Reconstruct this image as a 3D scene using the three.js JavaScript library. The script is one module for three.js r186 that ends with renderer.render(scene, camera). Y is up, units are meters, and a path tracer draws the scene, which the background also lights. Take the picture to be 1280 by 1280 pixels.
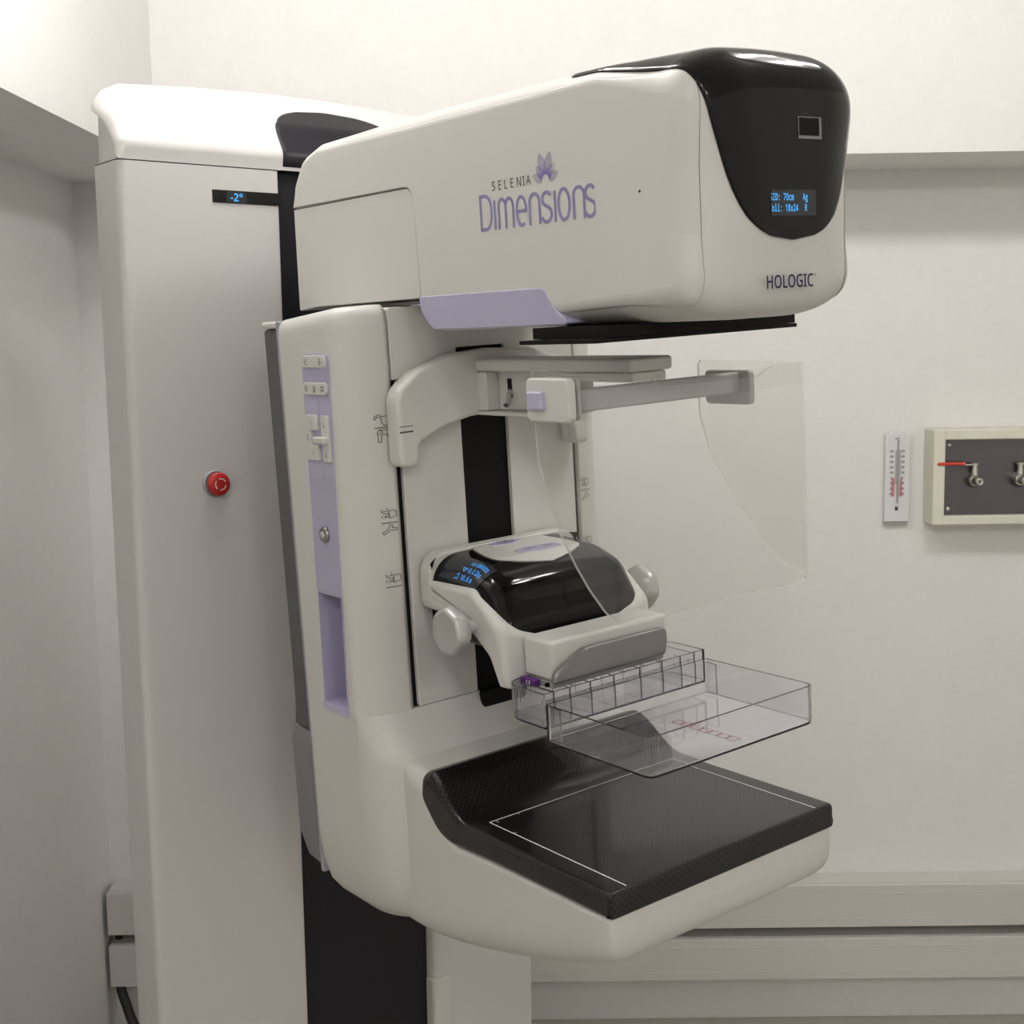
import * as THREE from 'three';
import { RoundedBoxGeometry } from 'three/addons/geometries/RoundedBoxGeometry.js';
import { mergeGeometries } from 'three/addons/utils/BufferGeometryUtils.js';
import { Brush, Evaluator, SUBTRACTION } from 'three-bvh-csg';

// ---------------------------------------------------------------- camera, exposure
const scene = new THREE.Scene();
scene.background = new THREE.Color(0x050505);
const camera = new THREE.PerspectiveCamera(42.2, 1, 0.05, 30);
camera.rotation.order = 'YXZ';
camera.position.set(0, 1.534, 0);
camera.rotation.set(-0.1229, 0.0087, -0.0152);
const renderer = new THREE.WebGLRenderer({ antialias: true });
renderer.toneMapping = THREE.LinearToneMapping;
renderer.toneMappingExposure = 0.97;
renderer.shadowMap.enabled = true;
const LAMPS = [            // x, z, turn, power, where: the twin-tube fittings on the ceiling
  [-0.35, -1.7, 0, 1.48, 'above the column side of the machine'],
  [0.78, -1.7, 0, 1.8, 'above the valve panel side of the machine'],
  [-0.2, 0.9, 0, 2.15, 'behind the viewer on the left'],
  [0.85, 0.9, 0, 2.0, 'behind the viewer on the right'],
];
const LAMPCOLOR = [1, 0.988, 0.962];
const CEIL = 2.56;

// ---------------------------------------------------------------- helpers
let seed = 7;
const rnd = () => { seed = (seed * 1664525 + 1013904223) >>> 0; return seed / 4294967296; };
const V = (x, y, z) => new THREE.Vector3(x, y, z);
const taken = {};
const numbered = (n) => { const k = taken[n] = (taken[n] ?? -1) + 1; return k ? n + '_' + String(k).padStart(3, '0') : n; };
function mesh(name, geo, mat, parent) {
  const m = new THREE.Mesh(geo, mat); m.name = name; m.castShadow = m.receiveShadow = true; parent.add(m); return m;
}
function tag(o, label, category, group) { o.userData = { label, category }; if (group) o.userData.group = group; return o; }
function thing(name, label, category, pos = [0, 0, 0], group) {
  const g = new THREE.Group(); g.name = numbered(name); g.position.set(...pos); scene.add(g); return tag(g, label, category, group);
}
function struct(name, geo, mat, label) {
  const m = mesh(name, geo, mat, scene); m.userData = { kind: 'structure', label, category: name.split('_')[0] }; return m;
}
function geom(pos, nor, uv, idx) {
  const g = new THREE.BufferGeometry();
  g.setAttribute('position', new THREE.Float32BufferAttribute(pos, 3));
  if (uv) g.setAttribute('uv', new THREE.Float32BufferAttribute(uv, 2));
  g.setIndex(idx);
  if (nor) g.setAttribute('normal', new THREE.Float32BufferAttribute(nor, 3)); else g.computeVertexNormals();
  return g;
}
function box(x0, x1, y0, y1, z0, z1) {          // uv in metres
  const g = new THREE.BoxGeometry(x1 - x0, y1 - y0, z1 - z0).translate((x0 + x1) / 2, (y0 + y1) / 2, (z0 + z1) / 2);
  const p = g.attributes.position, n = g.attributes.normal, u = g.attributes.uv;
  for (let i = 0; i < p.count; i++) {
    const ax = Math.abs(n.getX(i)) > 0.5, ay = Math.abs(n.getY(i)) > 0.5;
    u.setXY(i, ax ? p.getZ(i) : p.getX(i), ay ? p.getZ(i) : p.getY(i));
  }
  return g;
}
const rbox = (x0, x1, y0, y1, z0, z1, r = 0.003, s = 3) => new RoundedBoxGeometry(x1 - x0, y1 - y0, z1 - z0, s, r).translate((x0 + x1) / 2, (y0 + y1) / 2, (z0 + z1) / 2);
// polygon corners [a, b, radius] -> dense points with rounded corners
function rounded(pts, seg = 8) {
  const out = [], n = pts.length;
  for (let i = 0; i < n; i++) {
    const [px, py] = pts[(i + n - 1) % n], [x, y, r = 0, extra = 0, wide = extra] = pts[i], [nx, ny] = pts[(i + 1) % n];
    if (!r) { out.push([x, y, extra, wide]); continue; }
    const ax = px - x, ay = py - y, bx = nx - x, by = ny - y, la = Math.hypot(ax, ay), lb = Math.hypot(bx, by);
    const ang = Math.acos(Math.max(-1, Math.min(1, (ax * bx + ay * by) / la / lb)));
    let t = r / Math.tan(ang / 2); t = Math.min(t, la * 0.499, lb * 0.499);
    const p0 = [x + ax / la * t, y + ay / la * t], p1 = [x + bx / lb * t, y + by / lb * t];
    for (let k = 0; k <= seg; k++) { const s = k / seg, a = (1 - s) ** 2, b = 2 * s * (1 - s), c = s * s; out.push([a * p0[0] + b * x + c * p1[0], a * p0[1] + b * y + c * p1[1], extra, wide]); }
  }
  return out;
}
// dense resampling of a closed outline, so that patches on it stay smooth
function dense(pts, step) {
  const out = [];
  for (let i = 0; i < pts.length; i++) {
    const a = pts[i], b = pts[(i + 1) % pts.length], d = Math.hypot(b[0] - a[0], b[1] - a[1]), n = Math.max(1, Math.round(d / step));
    if (d < 1e-6) continue;
    for (let k = 0; k < n; k++) { const t = k / n; out.push([a[0] + (b[0] - a[0]) * t, a[1] + (b[1] - a[1]) * t, a[2] + (b[2] - a[2]) * t, a[3] + (b[3] - a[3]) * t]); }
  }
  return out;
}
// A body whose side outline lies in (z, y) and runs along x from -W to W (about cx); outline points are [z, y, edge radius].
// at(i, l, lift): point on it for outline sample i and distance l from the middle measured over the rounded edge.
function body(outline, W, { cx = 0, crown = null, map = null, step = 0.008, bev = 6 } = {}) {
  let P = dense(outline, step);
  let area = 0; P.forEach((p, i) => { const q = P[(i + 1) % P.length]; area += p[0] * q[1] - q[0] * p[1]; });
  if (area < 0) P = P.reverse();               // counter-clockwise in (z, y)
  const n = P.length, N = P.map((_, i) => {
    const a = P[(i + n - 1) % n], b = P[(i + 1) % n]; let tz = b[0] - a[0], ty = b[1] - a[1]; const l = Math.hypot(tz, ty) || 1;
    return [ty / l, -tz / l];
  });
  for (let k = 0; k < 3; k++) for (const c of [2, 3]) { const v = P.map((p, i) => (P[(i + n - 1) % n][c] + 2 * p[c] + P[(i + 1) % n][c]) / 4); P.forEach((p, i) => { p[c] = v[i]; }); }
  const at = (i, l, lift = 0) => {
    const [z, y, d, r] = P[i], [nz, ny] = N[i], s = Math.sign(l) || 1, a = Math.abs(l); let x = a, inset = 0, nx = 0, c = 1;   // d: how far the edge eats into the outline, r: how far across
    if (a > W - r) {
      const f = r > 1e-6 ? Math.min((a - W + r) / r, Math.PI / 2) : Math.PI / 2; x = W - r + r * Math.sin(f); inset = d * (1 - Math.cos(f)); nx = Math.sin(f) * d; c = Math.cos(f) * r;
      const h = Math.hypot(nx, c) || 1; nx /= h; c /= h; if (r <= 1e-6) { nx = 1; c = 0; }
      const over = a - (W - r + r * Math.PI / 2); if (over > 0) inset += over;
    }
    const nn = [s * nx, ny * c, nz * c];
    let q = [s * x + nn[0] * lift, y - ny * inset + nn[1] * lift, z - nz * inset + nn[2] * lift];
    if (crown) q[1] += crown(q[0], q[2], q[1]);
    q[0] += cx; if (map) q = map(q);
    return [q, nn];
  };
  const rows = [], pos = [], nor = [], uv = [], idx = [];
  const M = 10;
  for (let j = 0; j <= 2 * bev + M; j++) rows.push(j);
  const lat = (i, j) => { const r = P[i][3], L = W - r, e = r * Math.PI / 2; if (j < bev) return -(L + e * (1 - j / bev)); if (j <= bev + M) return -L + 2 * L * (j - bev) / M; return L + e * (j - bev - M) / bev; };
  let arc = 0;
  for (let i = 0; i <= n; i++) {
    const k = i % n;
    for (const j of rows) { const [q, m] = at(k, lat(k, j)); pos.push(...q); nor.push(...m); uv.push(lat(k, j), arc); }
    if (i < n) { const a = P[k], b = P[(k + 1) % n]; arc += Math.hypot(b[0] - a[0], b[1] - a[1]); }
  }
  const R = rows.length;
  for (let i = 0; i < n; i++) for (let j = 0; j < R - 1; j++) { const a = i * R + j, b = a + R; idx.push(a, a + 1, b, b, a + 1, b + 1); }
  for (const s of [-1, 1]) {                    // the flat sides
    const base = pos.length / 3, flat = [];
    for (let i = 0; i < n; i++) { const [q] = at(i, s * (W - P[i][3] + P[i][3] * Math.PI / 2)); pos.push(...q); nor.push(s, 0, 0); uv.push(q[2], q[1]); flat.push(new THREE.Vector2(q[2], q[1])); }
    for (const [a, b, c] of THREE.ShapeUtils.triangulateShape(flat, [])) s < 0 ? idx.push(base + a, base + b, base + c) : idx.push(base + a, base + c, base + b);
  }
  const fixed = geom(pos, crown || map ? null : nor, uv, idx);
  return { geo: fixed, at, P, N, W };
}
// Skin laid over a body: samples i0..i1 of its outline, from lo(t) to hi(t) sideways, with its own thickness
function skin(b, ids, lo, hi, thick, nl = 24) {
  const pos = [], uv = [], idx = [], n = ids.length;
  for (const lift of [thick, -0.001]) for (let a = 0; a < n; a++) {
    const t = a / (n - 1), l0 = lo(t, ids[a]), l1 = hi(t, ids[a]);
    for (let k = 0; k <= nl; k++) { const l = l0 + (l1 - l0) * k / nl, [q] = b.at(ids[a], l, lift); pos.push(...q); uv.push(l, a * 0.004); }
  }
  const R = nl + 1, o = n * R;
  for (let a = 0; a < n - 1; a++) for (let k = 0; k < nl; k++) { const p = a * R + k, q = p + R; idx.push(p, p + 1, q, q, p + 1, q + 1); idx.push(o + p, o + q, o + p + 1, o + q, o + q + 1, o + p + 1); }
  const rim = (p, q) => idx.push(p, p + o, q, q, p + o, q + o);
  for (let a = 0; a < n - 1; a++) { rim((a + 1) * R, a * R); rim(a * R + nl, (a + 1) * R + nl); }
  for (let k = 0; k < nl; k++) { rim(k, k + 1); rim((n - 1) * R + k + 1, (n - 1) * R + k); }
  return geom(pos, null, uv, idx);
}
// Stack of outlines (arrays of [x, z]) at heights ys, closed at both ends
function loft(sections, ys, flip = false) {
  const n = sections[0].length, pos = [], uv = [], idx = [];
  sections.forEach((s, r) => { let arc = 0; for (let i = 0; i <= n; i++) { const p = s[i % n]; pos.push(p[0], ys[r], p[1]); uv.push(arc, ys[r]); const q = s[(i + 1) % n]; arc += Math.hypot(q[0] - p[0], q[1] - p[1]); } });
  const R = n + 1;
  for (let r = 0; r < sections.length - 1; r++) for (let i = 0; i < n; i++) { const a = r * R + i, b = a + R; flip ? idx.push(a, b, a + 1, b, b + 1, a + 1) : idx.push(a, a + 1, b, b, a + 1, b + 1); }
  for (const r of [0, sections.length - 1]) {
    const base = pos.length / 3; sections[r].forEach((p) => { pos.push(p[0], ys[r], p[1]); uv.push(p[0], p[1]); });
    for (const [a, b, c] of THREE.ShapeUtils.triangulateShape(sections[r].map((p) => new THREE.Vector2(p[0], p[1])), [])) ((r === 0) !== flip) ? idx.push(base + a, base + b, base + c) : idx.push(base + a, base + c, base + b);
  }
  return geom(pos, null, uv, idx);
}
const shapeOf = (pts) => new THREE.Shape(pts.map((p) => new THREE.Vector2(p[0], p[1])));
// outline in (x, y), thickness from z0 to z1 with a rounded edge
function slab(pts, z0, z1, bev = 0.002, holes = [], seg = 3) {
  const s = shapeOf(pts); for (const h of holes) s.holes.push(new THREE.Path(h.map((p) => new THREE.Vector2(p[0], p[1]))));
  return new THREE.ExtrudeGeometry(s, { depth: z1 - z0 - 2 * bev, bevelEnabled: bev > 0, bevelThickness: bev, bevelSize: bev, bevelOffset: -bev, bevelSegments: seg, curveSegments: 8 }).translate(0, 0, z0 + bev);
}
// the same with its outline in (z, y), facing -x: outer face at x0
const sideSlab = (pts, x0, x1, bev = 0.001, holes = []) => slab(pts, -x1, -x0, bev, holes).rotateY(-Math.PI / 2);
// outline in (x, z), upright from y0 to y1
const upSlab = (pts, y0, y1, bev = 0.001, holes = []) => slab(pts.map((p) => [p[0], -p[1]]), y0, y1, bev, holes.map((h) => h.map((p) => [p[0], -p[1]]))).rotateX(-Math.PI / 2);
const rect = (a0, a1, b0, b1, r = 0, seg = 5) => rounded([[a0, b0, r], [a1, b0, r], [a1, b1, r], [a0, b1, r]], seg);
function tube(pts, r, seg = 40, rad = 8, closed = false) { return new THREE.TubeGeometry(new THREE.CatmullRomCurve3(pts, closed), seg, r, rad, closed); }
function print(w, h, draw, res = 4000) {           // flat print: transparent except where ink is
  const c = document.createElement('canvas'); c.width = Math.round(w * res); c.height = Math.round(h * res);
  const g = c.getContext('2d'); draw(g, c.width, c.height);
  const t = new THREE.CanvasTexture(c); t.colorSpace = THREE.SRGBColorSpace; t.anisotropy = 8; return t;
}
const ink = (map, extra = {}) => new THREE.MeshStandardMaterial({ map, transparent: true, roughness: 0.6, ...extra });
// bent sheet: f(u, v) -> [x, y, z]
function sheet(f, nu = 12, nv = 4) {
  const pos = [], uv = [], idx = [];
  for (let j = 0; j <= nv; j++) for (let i = 0; i <= nu; i++) { pos.push(...f(i / nu, j / nv)); uv.push(i / nu, j / nv); }
  for (let j = 0; j < nv; j++) for (let i = 0; i < nu; i++) { const a = j * (nu + 1) + i, b = a + nu + 1; idx.push(a, a + 1, b, b, a + 1, b + 1); }
  return geom(pos, null, uv, idx);
}

// ---------------------------------------------------------------- materials
function noiseTex(size, fn, srgb = false) {
  const d = new Uint8Array(size * size * 4);
  for (let y = 0; y < size; y++) for (let x = 0; x < size; x++) { const v = fn(x, y), o = (y * size + x) * 4; const a = Array.isArray(v) ? v : [v, v, v]; d[o] = a[0]; d[o + 1] = a[1]; d[o + 2] = a[2]; d[o + 3] = 255; }
  const t = new THREE.DataTexture(d, size, size); t.wrapS = t.wrapT = THREE.RepeatWrapping; t.magFilter = THREE.LinearFilter; t.minFilter = THREE.LinearMipmapLinearFilter; t.generateMipmaps = true; if (srgb) t.colorSpace = THREE.SRGBColorSpace; t.needsUpdate = true; return t;
}
function smooth(size, cells) {                       // tileable value noise
  const g = Array.from({ length: cells * cells }, rnd), S = (t) => t * t * (3 - 2 * t);
  return (x, y) => { const u = x / size * cells, v = y / size * cells, i = Math.floor(u), j = Math.floor(v), a = S(u - i), b = S(v - j), k = (p, q) => g[(q % cells) * cells + p % cells]; return (k(i, j) * (1 - a) + k(i + 1, j) * a) * (1 - b) + (k(i, j + 1) * (1 - a) + k(i + 1, j + 1) * a) * b; };
}
const n1 = smooth(512, 16), n2 = smooth(512, 60), n3 = smooth(512, 170);
const wallBump = noiseTex(512, (x, y) => 255 * (0.45 * n1(x, y) + 0.3 * n2(x, y) + 0.25 * n3(x, y)));
const wallTone = noiseTex(512, (x, y) => { const v = 250 + 2 * (n1(x, y) - 0.5) + 2 * (n2(x, y) - 0.5); return [v, v, v]; }, true);
for (const t of [wallBump, wallTone]) t.repeat.set(1.4, 1.4);
const M = {
  wall: new THREE.MeshStandardMaterial({ color: new THREE.Color().setRGB(0.885, 0.872, 0.845), map: wallTone, roughness: 0.75, bumpMap: wallBump, bumpScale: 0.00012 }),
  ceiling: new THREE.MeshStandardMaterial({ color: new THREE.Color().setRGB(0.88, 0.87, 0.84), roughness: 0.9 }),
  floor: new THREE.MeshStandardMaterial({ color: new THREE.Color().setRGB(0.46, 0.43, 0.38), map: wallTone, roughness: 0.45 }),
  white: new THREE.MeshPhysicalMaterial({ color: new THREE.Color().setRGB(0.64, 0.625, 0.59), roughness: 0.42 }),
  column: new THREE.MeshPhysicalMaterial({ color: new THREE.Color().setRGB(0.60, 0.575, 0.56), roughness: 0.42 }),
  trunk: new THREE.MeshPhysicalMaterial({ color: new THREE.Color().setRGB(0.68, 0.65, 0.62), roughness: 0.4 }),
  lav: new THREE.MeshStandardMaterial({ color: new THREE.Color().setRGB(0.44, 0.42, 0.57), roughness: 0.5 }),
  lavButton: new THREE.MeshStandardMaterial({ color: new THREE.Color().setRGB(0.47, 0.45, 0.6), roughness: 0.4 }),
  black: new THREE.MeshPhysicalMaterial({ color: new THREE.Color().setRGB(0.006, 0.0055, 0.006), roughness: 0.6, specularIntensity: 0.3 }),
  track: new THREE.MeshPhysicalMaterial({ color: new THREE.Color().setRGB(0.01, 0.009, 0.013), roughness: 0.42, specularIntensity: 0.6 }),
  gloss: new THREE.MeshPhysicalMaterial({ color: new THREE.Color().setRGB(0.004, 0.004, 0.004), roughness: 0.06, specularIntensity: 0.55 }),
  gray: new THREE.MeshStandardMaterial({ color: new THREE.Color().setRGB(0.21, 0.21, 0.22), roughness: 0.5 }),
  grayDark: new THREE.MeshStandardMaterial({ color: new THREE.Color().setRGB(0.1, 0.1, 0.105), roughness: 0.5 }),
  grayLight: new THREE.MeshStandardMaterial({ color: new THREE.Color().setRGB(0.33, 0.33, 0.36), roughness: 0.45 }),
  bar: new THREE.MeshStandardMaterial({ color: new THREE.Color().setRGB(0.47, 0.46, 0.45), roughness: 0.45 }),
  knob: new THREE.MeshStandardMaterial({ color: new THREE.Color().setRGB(0.5, 0.49, 0.47), roughness: 0.38, metalness: 0.35 }),
  steel: new THREE.MeshStandardMaterial({ color: new THREE.Color().setRGB(0.3, 0.29, 0.285), roughness: 0.3, metalness: 0.9 }),
  plate: new THREE.MeshStandardMaterial({ color: new THREE.Color().setRGB(0.15, 0.14, 0.15), roughness: 0.3, metalness: 0.9 }),
  brass: new THREE.MeshStandardMaterial({ color: new THREE.Color().setRGB(0.62, 0.6, 0.55), roughness: 0.25, metalness: 0.95 }),
  red: new THREE.MeshStandardMaterial({ color: new THREE.Color().setRGB(0.42, 0.018, 0.015), roughness: 0.4 }),
  redLever: new THREE.MeshStandardMaterial({ color: new THREE.Color().setRGB(0.62, 0.06, 0.03), roughness: 0.45 }),
  purple: new THREE.MeshStandardMaterial({ color: new THREE.Color().setRGB(0.1, 0.012, 0.17), roughness: 0.4 }),
  cream: new THREE.MeshStandardMaterial({ color: new THREE.Color().setRGB(0.76, 0.73, 0.62), roughness: 0.45 }),
  thermo: new THREE.MeshStandardMaterial({ color: new THREE.Color().setRGB(0.78, 0.77, 0.78), roughness: 0.4 }),
  mercury: new THREE.MeshStandardMaterial({ color: new THREE.Color().setRGB(0.4, 0.38, 0.4), roughness: 0.25 }),
  cable: new THREE.MeshStandardMaterial({ color: new THREE.Color().setRGB(0.015, 0.014, 0.016), roughness: 0.5 }),
  line: new THREE.MeshStandardMaterial({ color: new THREE.Color().setRGB(0.82, 0.81, 0.86), roughness: 0.5 }),
  mark: new THREE.MeshStandardMaterial({ color: new THREE.Color().setRGB(0.04, 0.035, 0.03), roughness: 0.6 }),
  pane: new THREE.MeshPhysicalMaterial({ color: new THREE.Color().setRGB(0.975, 0.975, 0.97), roughness: 0.0, transmission: 1, thickness: 0, ior: 1.49 }),
  paneEdge: new THREE.MeshPhysicalMaterial({ color: new THREE.Color().setRGB(0.8, 0.8, 0.78), roughness: 0.15, transmission: 0.55, thickness: 0, ior: 1.49 }),
  clear: new THREE.MeshPhysicalMaterial({ color: 0xffffff, roughness: 0.0, transmission: 1, thickness: 0.003, ior: 1.5, attenuationColor: new THREE.Color().setRGB(0.42, 0.38, 0.74), attenuationDistance: 0.075 }),
};
// carbon fibre: a woven cloth of dark tows under clear lacquer, 9 mm per repeat
const carbonMap = noiseTex(64, (x, y) => { const w = 16, i = Math.floor(x / w), j = Math.floor(y / w), over = (i + j) % 2 === 0, f = over ? (x % w) / w : (y % w) / w, v = (over ? 38 : 15) * (0.6 + 0.4 * Math.sin(Math.PI * f)); return [v, v * 0.98, v * 0.95]; }, true);
const carbonBump = noiseTex(64, (x, y) => { const w = 16, i = Math.floor(x / w), j = Math.floor(y / w), over = (i + j) % 2 === 0, f = over ? (x % w) / w : (y % w) / w; return 120 + 110 * Math.sin(Math.PI * f); });
for (const t of [carbonMap, carbonBump]) t.repeat.set(64, 64);
M.carbon = new THREE.MeshPhysicalMaterial({ map: carbonMap, roughness: 0.3, bumpMap: carbonBump, bumpScale: 0.0002, specularIntensity: 0.5, clearcoat: 0.4, clearcoatRoughness: 0.03 });
function screen(w, h, draw, res, glow = 1.2) {      // lit characters on a dark display
  const c = document.createElement('canvas'); c.width = Math.round(w * res); c.height = Math.round(h * res);
  const g = c.getContext('2d'); g.fillStyle = '#000'; g.fillRect(0, 0, c.width, c.height); draw(g, c.width, c.height);
  const t = new THREE.CanvasTexture(c); t.colorSpace = THREE.SRGBColorSpace;
  return new THREE.MeshPhysicalMaterial({ color: new THREE.Color().setRGB(0.013, 0.014, 0.016), roughness: 0.15, emissive: 0xffffff, emissiveMap: t, emissiveIntensity: glow });
}

// ---------------------------------------------------------------- the room (x along the back wall, -z towards it)
const FLOOR = -0.06, XL = -0.989, ZB = -3.0, XR = 2.2, ZF = 1.9;
struct('wall_back', box(XL - 0.15, XR + 0.15, FLOOR, CEIL, ZB - 0.15, ZB), M.wall, 'cream painted back wall behind the machine');
struct('wall_left', box(XL - 0.15, XL, FLOOR, CEIL, ZB, ZF), M.wall, 'cream painted side wall at the left of the machine');
struct('wall_right', box(XR, XR + 0.15, FLOOR, CEIL, ZB, ZF), M.wall, 'cream painted side wall outside the view');
struct('wall_front', box(XL - 0.15, XR + 0.15, FLOOR, CEIL, ZF, ZF + 0.15), M.wall, 'cream painted wall behind the viewer');
struct('floor', box(XL - 0.15, XR + 0.15, FLOOR - 0.1, FLOOR, ZB - 0.15, ZF + 0.15), M.floor, 'brown grey vinyl floor of the room');
struct('ceiling', box(XL - 0.15, XR + 0.15, CEIL, CEIL + 0.1, ZB - 0.15, ZF + 0.15), M.ceiling, 'white ceiling above the machine');
const SOF = 1.911;                                     // underside of the boxed-in ducts along both walls
struct('trim_1', (() => { const g = box(XL, XR, SOF, CEIL, ZB, ZB + 0.264); return g; })(), M.wall, 'boxed bulkhead along the top of the back wall');
struct('trim_2', box(XL, XL + 0.258, SOF, CEIL, ZB + 0.264, ZF), M.wall, 'boxed bulkhead along the top of the left wall');

// ceiling lamps: a shallow tray with two bare tubes; each tube carries an area light of its own size
LAMPS.forEach(([x, z, turn, power, where]) => {
  const t = thing('ceiling_lamp', 'twin tube ceiling lamp ' + where, 'lamp', [x, CEIL, z], 'ceiling lamps');
  t.rotation.y = turn;
  mesh('tray', rbox(-0.3, 0.3, -0.03, -0.001, -0.15, 0.15, 0.006), M.thermo, t);
  for (const s of [-1, 1]) {
    const L = 0.42;
    mesh('fluorescent_tube', new THREE.CylinderGeometry(0.013, 0.013, L, 16).rotateZ(Math.PI / 2).translate(0, -0.05, s * 0.075), new THREE.MeshStandardMaterial({ color: 0xffffff, emissive: new THREE.Color(...LAMPCOLOR), emissiveIntensity: 3 }), t);
    for (const e of [-1, 1]) mesh('lamp_holder', box(e * (L / 2 + 0.012) - 0.012, e * (L / 2 + 0.012) + 0.012, -0.068, -0.028, s * 0.075 - 0.014, s * 0.075 + 0.014), M.thermo, t);
    for (const e of [-1, 1]) {          // the light of a bare tube goes out all round it
      const a = new THREE.PointLight(new THREE.Color(...LAMPCOLOR), power / 4, 0, 2); a.name = 'tube_light';
      a.position.set(e * L * 0.28, -0.05, s * 0.075); a.shadow.radius = 2.5; t.add(a);
    }
  }
});

// cable trunking on the back wall, two runs one above the other
for (const [y0, y1, label] of [[0.1948, 0.2968, 'upper white cable trunking along the back wall'], [0.0688, 0.1696, 'lower white cable trunking along the back wall']]) {
  const t = thing('cable_trunking', label, 'trunking', [XL + 0.012, y0, ZB], 'trunking runs on the back wall');
  const L = XR - XL - 0.03, h = y1 - y0;
  mesh('trunking_base', box(0, L, 0, h, 0.001, 0.06), M.trunk, t);
  mesh('trunking_lid', rbox(-0.001, L + 0.001, 0.0005, h - 0.0005, 0.0602, 0.072, 0.002, 2), M.trunk, t);
  for (const q of [0.2, 0.8]) mesh('lid_ridge', rbox(0, L, h * q - 0.0015, h * q + 0.0015, 0.0718, 0.0726, 0.0003, 1), M.trunk, t);
}
{
  const t = thing('power_cable', 'black power cable hanging below the trunking beside the column', 'cable', [-0.96, 0, -2.952]);
  mesh('cable_run', tube([V(0.001, 0.0668, 0.012), V(0.006, 0.05, 0.016), V(0.016, 0.025, 0.022), V(0.028, -0.005, 0.03), V(0.05, -0.035, 0.045), V(0.1, -0.0485, 0.08), V(0.25, -0.0485, 0.16)], 0.0112, 60, 10), M.cable, t);

}
{
  const t = thing('cable_stub', 'short black cable bridging the gap between the two trunking runs', 'cable', [-0.966, 0.1700, -2.97]);
  mesh('cable_sleeve', tube([V(0, 0.001, 0), V(0.001, 0.012, 0.001), V(0, 0.0235, 0)], 0.009, 6, 12), M.cable, t);
}
// wall thermometer
{
  const w = 0.046, h = 0.172, t = thing('wall_thermometer', 'white wall thermometer hanging beside the valve panel', 'thermometer', [0.8442, 1.1308, ZB]); t.scale.setScalar(1.2);
  const pts = [[-w / 2, 0], [w / 2, 0], [w / 2, h - 0.008], ...Array.from({ length: 9 }, (_, i) => { const a = i / 8; return [w / 2 - a * w, h - 0.008 + 0.008 * Math.sin(Math.PI * a) ** 0.7]; }).slice(1, 8), [-w / 2, h - 0.008]];
  mesh('body', slab(pts, 0.001, 0.013, 0.0015), M.thermo, t);
  mesh('foot_bevel', rbox(-w / 2 + 0.001, w / 2 - 0.001, -0.006, 0.0008, 0.001, 0.009, 0.001, 1), M.bar, t);  // underside in grey, its shade put into the colour
  mesh('scale_print', new THREE.PlaneGeometry(0.038, 0.16).translate(0, 0.083, 0.0132), ink(print(0.038, 0.16, (g, W, H) => {
    g.fillStyle = 'rgba(225,150,155,0.75)'; g.fillRect(W * 0.2, H * 0.5, W * 0.16, H * 0.22); g.fillRect(W * 0.58, H * 0.5, W * 0.16, H * 0.22);
    g.fillStyle = '#3a3638'; g.textAlign = 'center'; g.font = 'bold ' + W * 0.17 + 'px sans-serif';
    ['50', '40', '30', '20', '10', '0', '10', '20', '30'].forEach((s, i) => { g.fillStyle = i > 4 ? '#7a4048' : '#3a3638'; g.fillText(s, W * 0.2, H * (0.2 + i * 0.063)); g.fillText(s, W * 0.74, H * (0.2 + i * 0.063)); });
    g.fillStyle = '#4a4446'; g.font = 'bold ' + W * 0.24 + 'px sans-serif'; g.fillText('°C', W * 0.48, H * 0.07); g.fillRect(W * 0.4, H * 0.84, W * 0.16, H * 0.045);
  }, 6000)), t);
  mesh('glass_tube', tube([V(0, 0.036, 0.015), V(0, 0.152, 0.015)], 0.0018, 4, 8), M.mercury, t);
  mesh('tube_guard', slab(rect(-0.0055, 0.0055, 0.07, 0.135, 0.003), 0.0131, 0.0142, 0.0004), M.bar, t);
}
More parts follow.
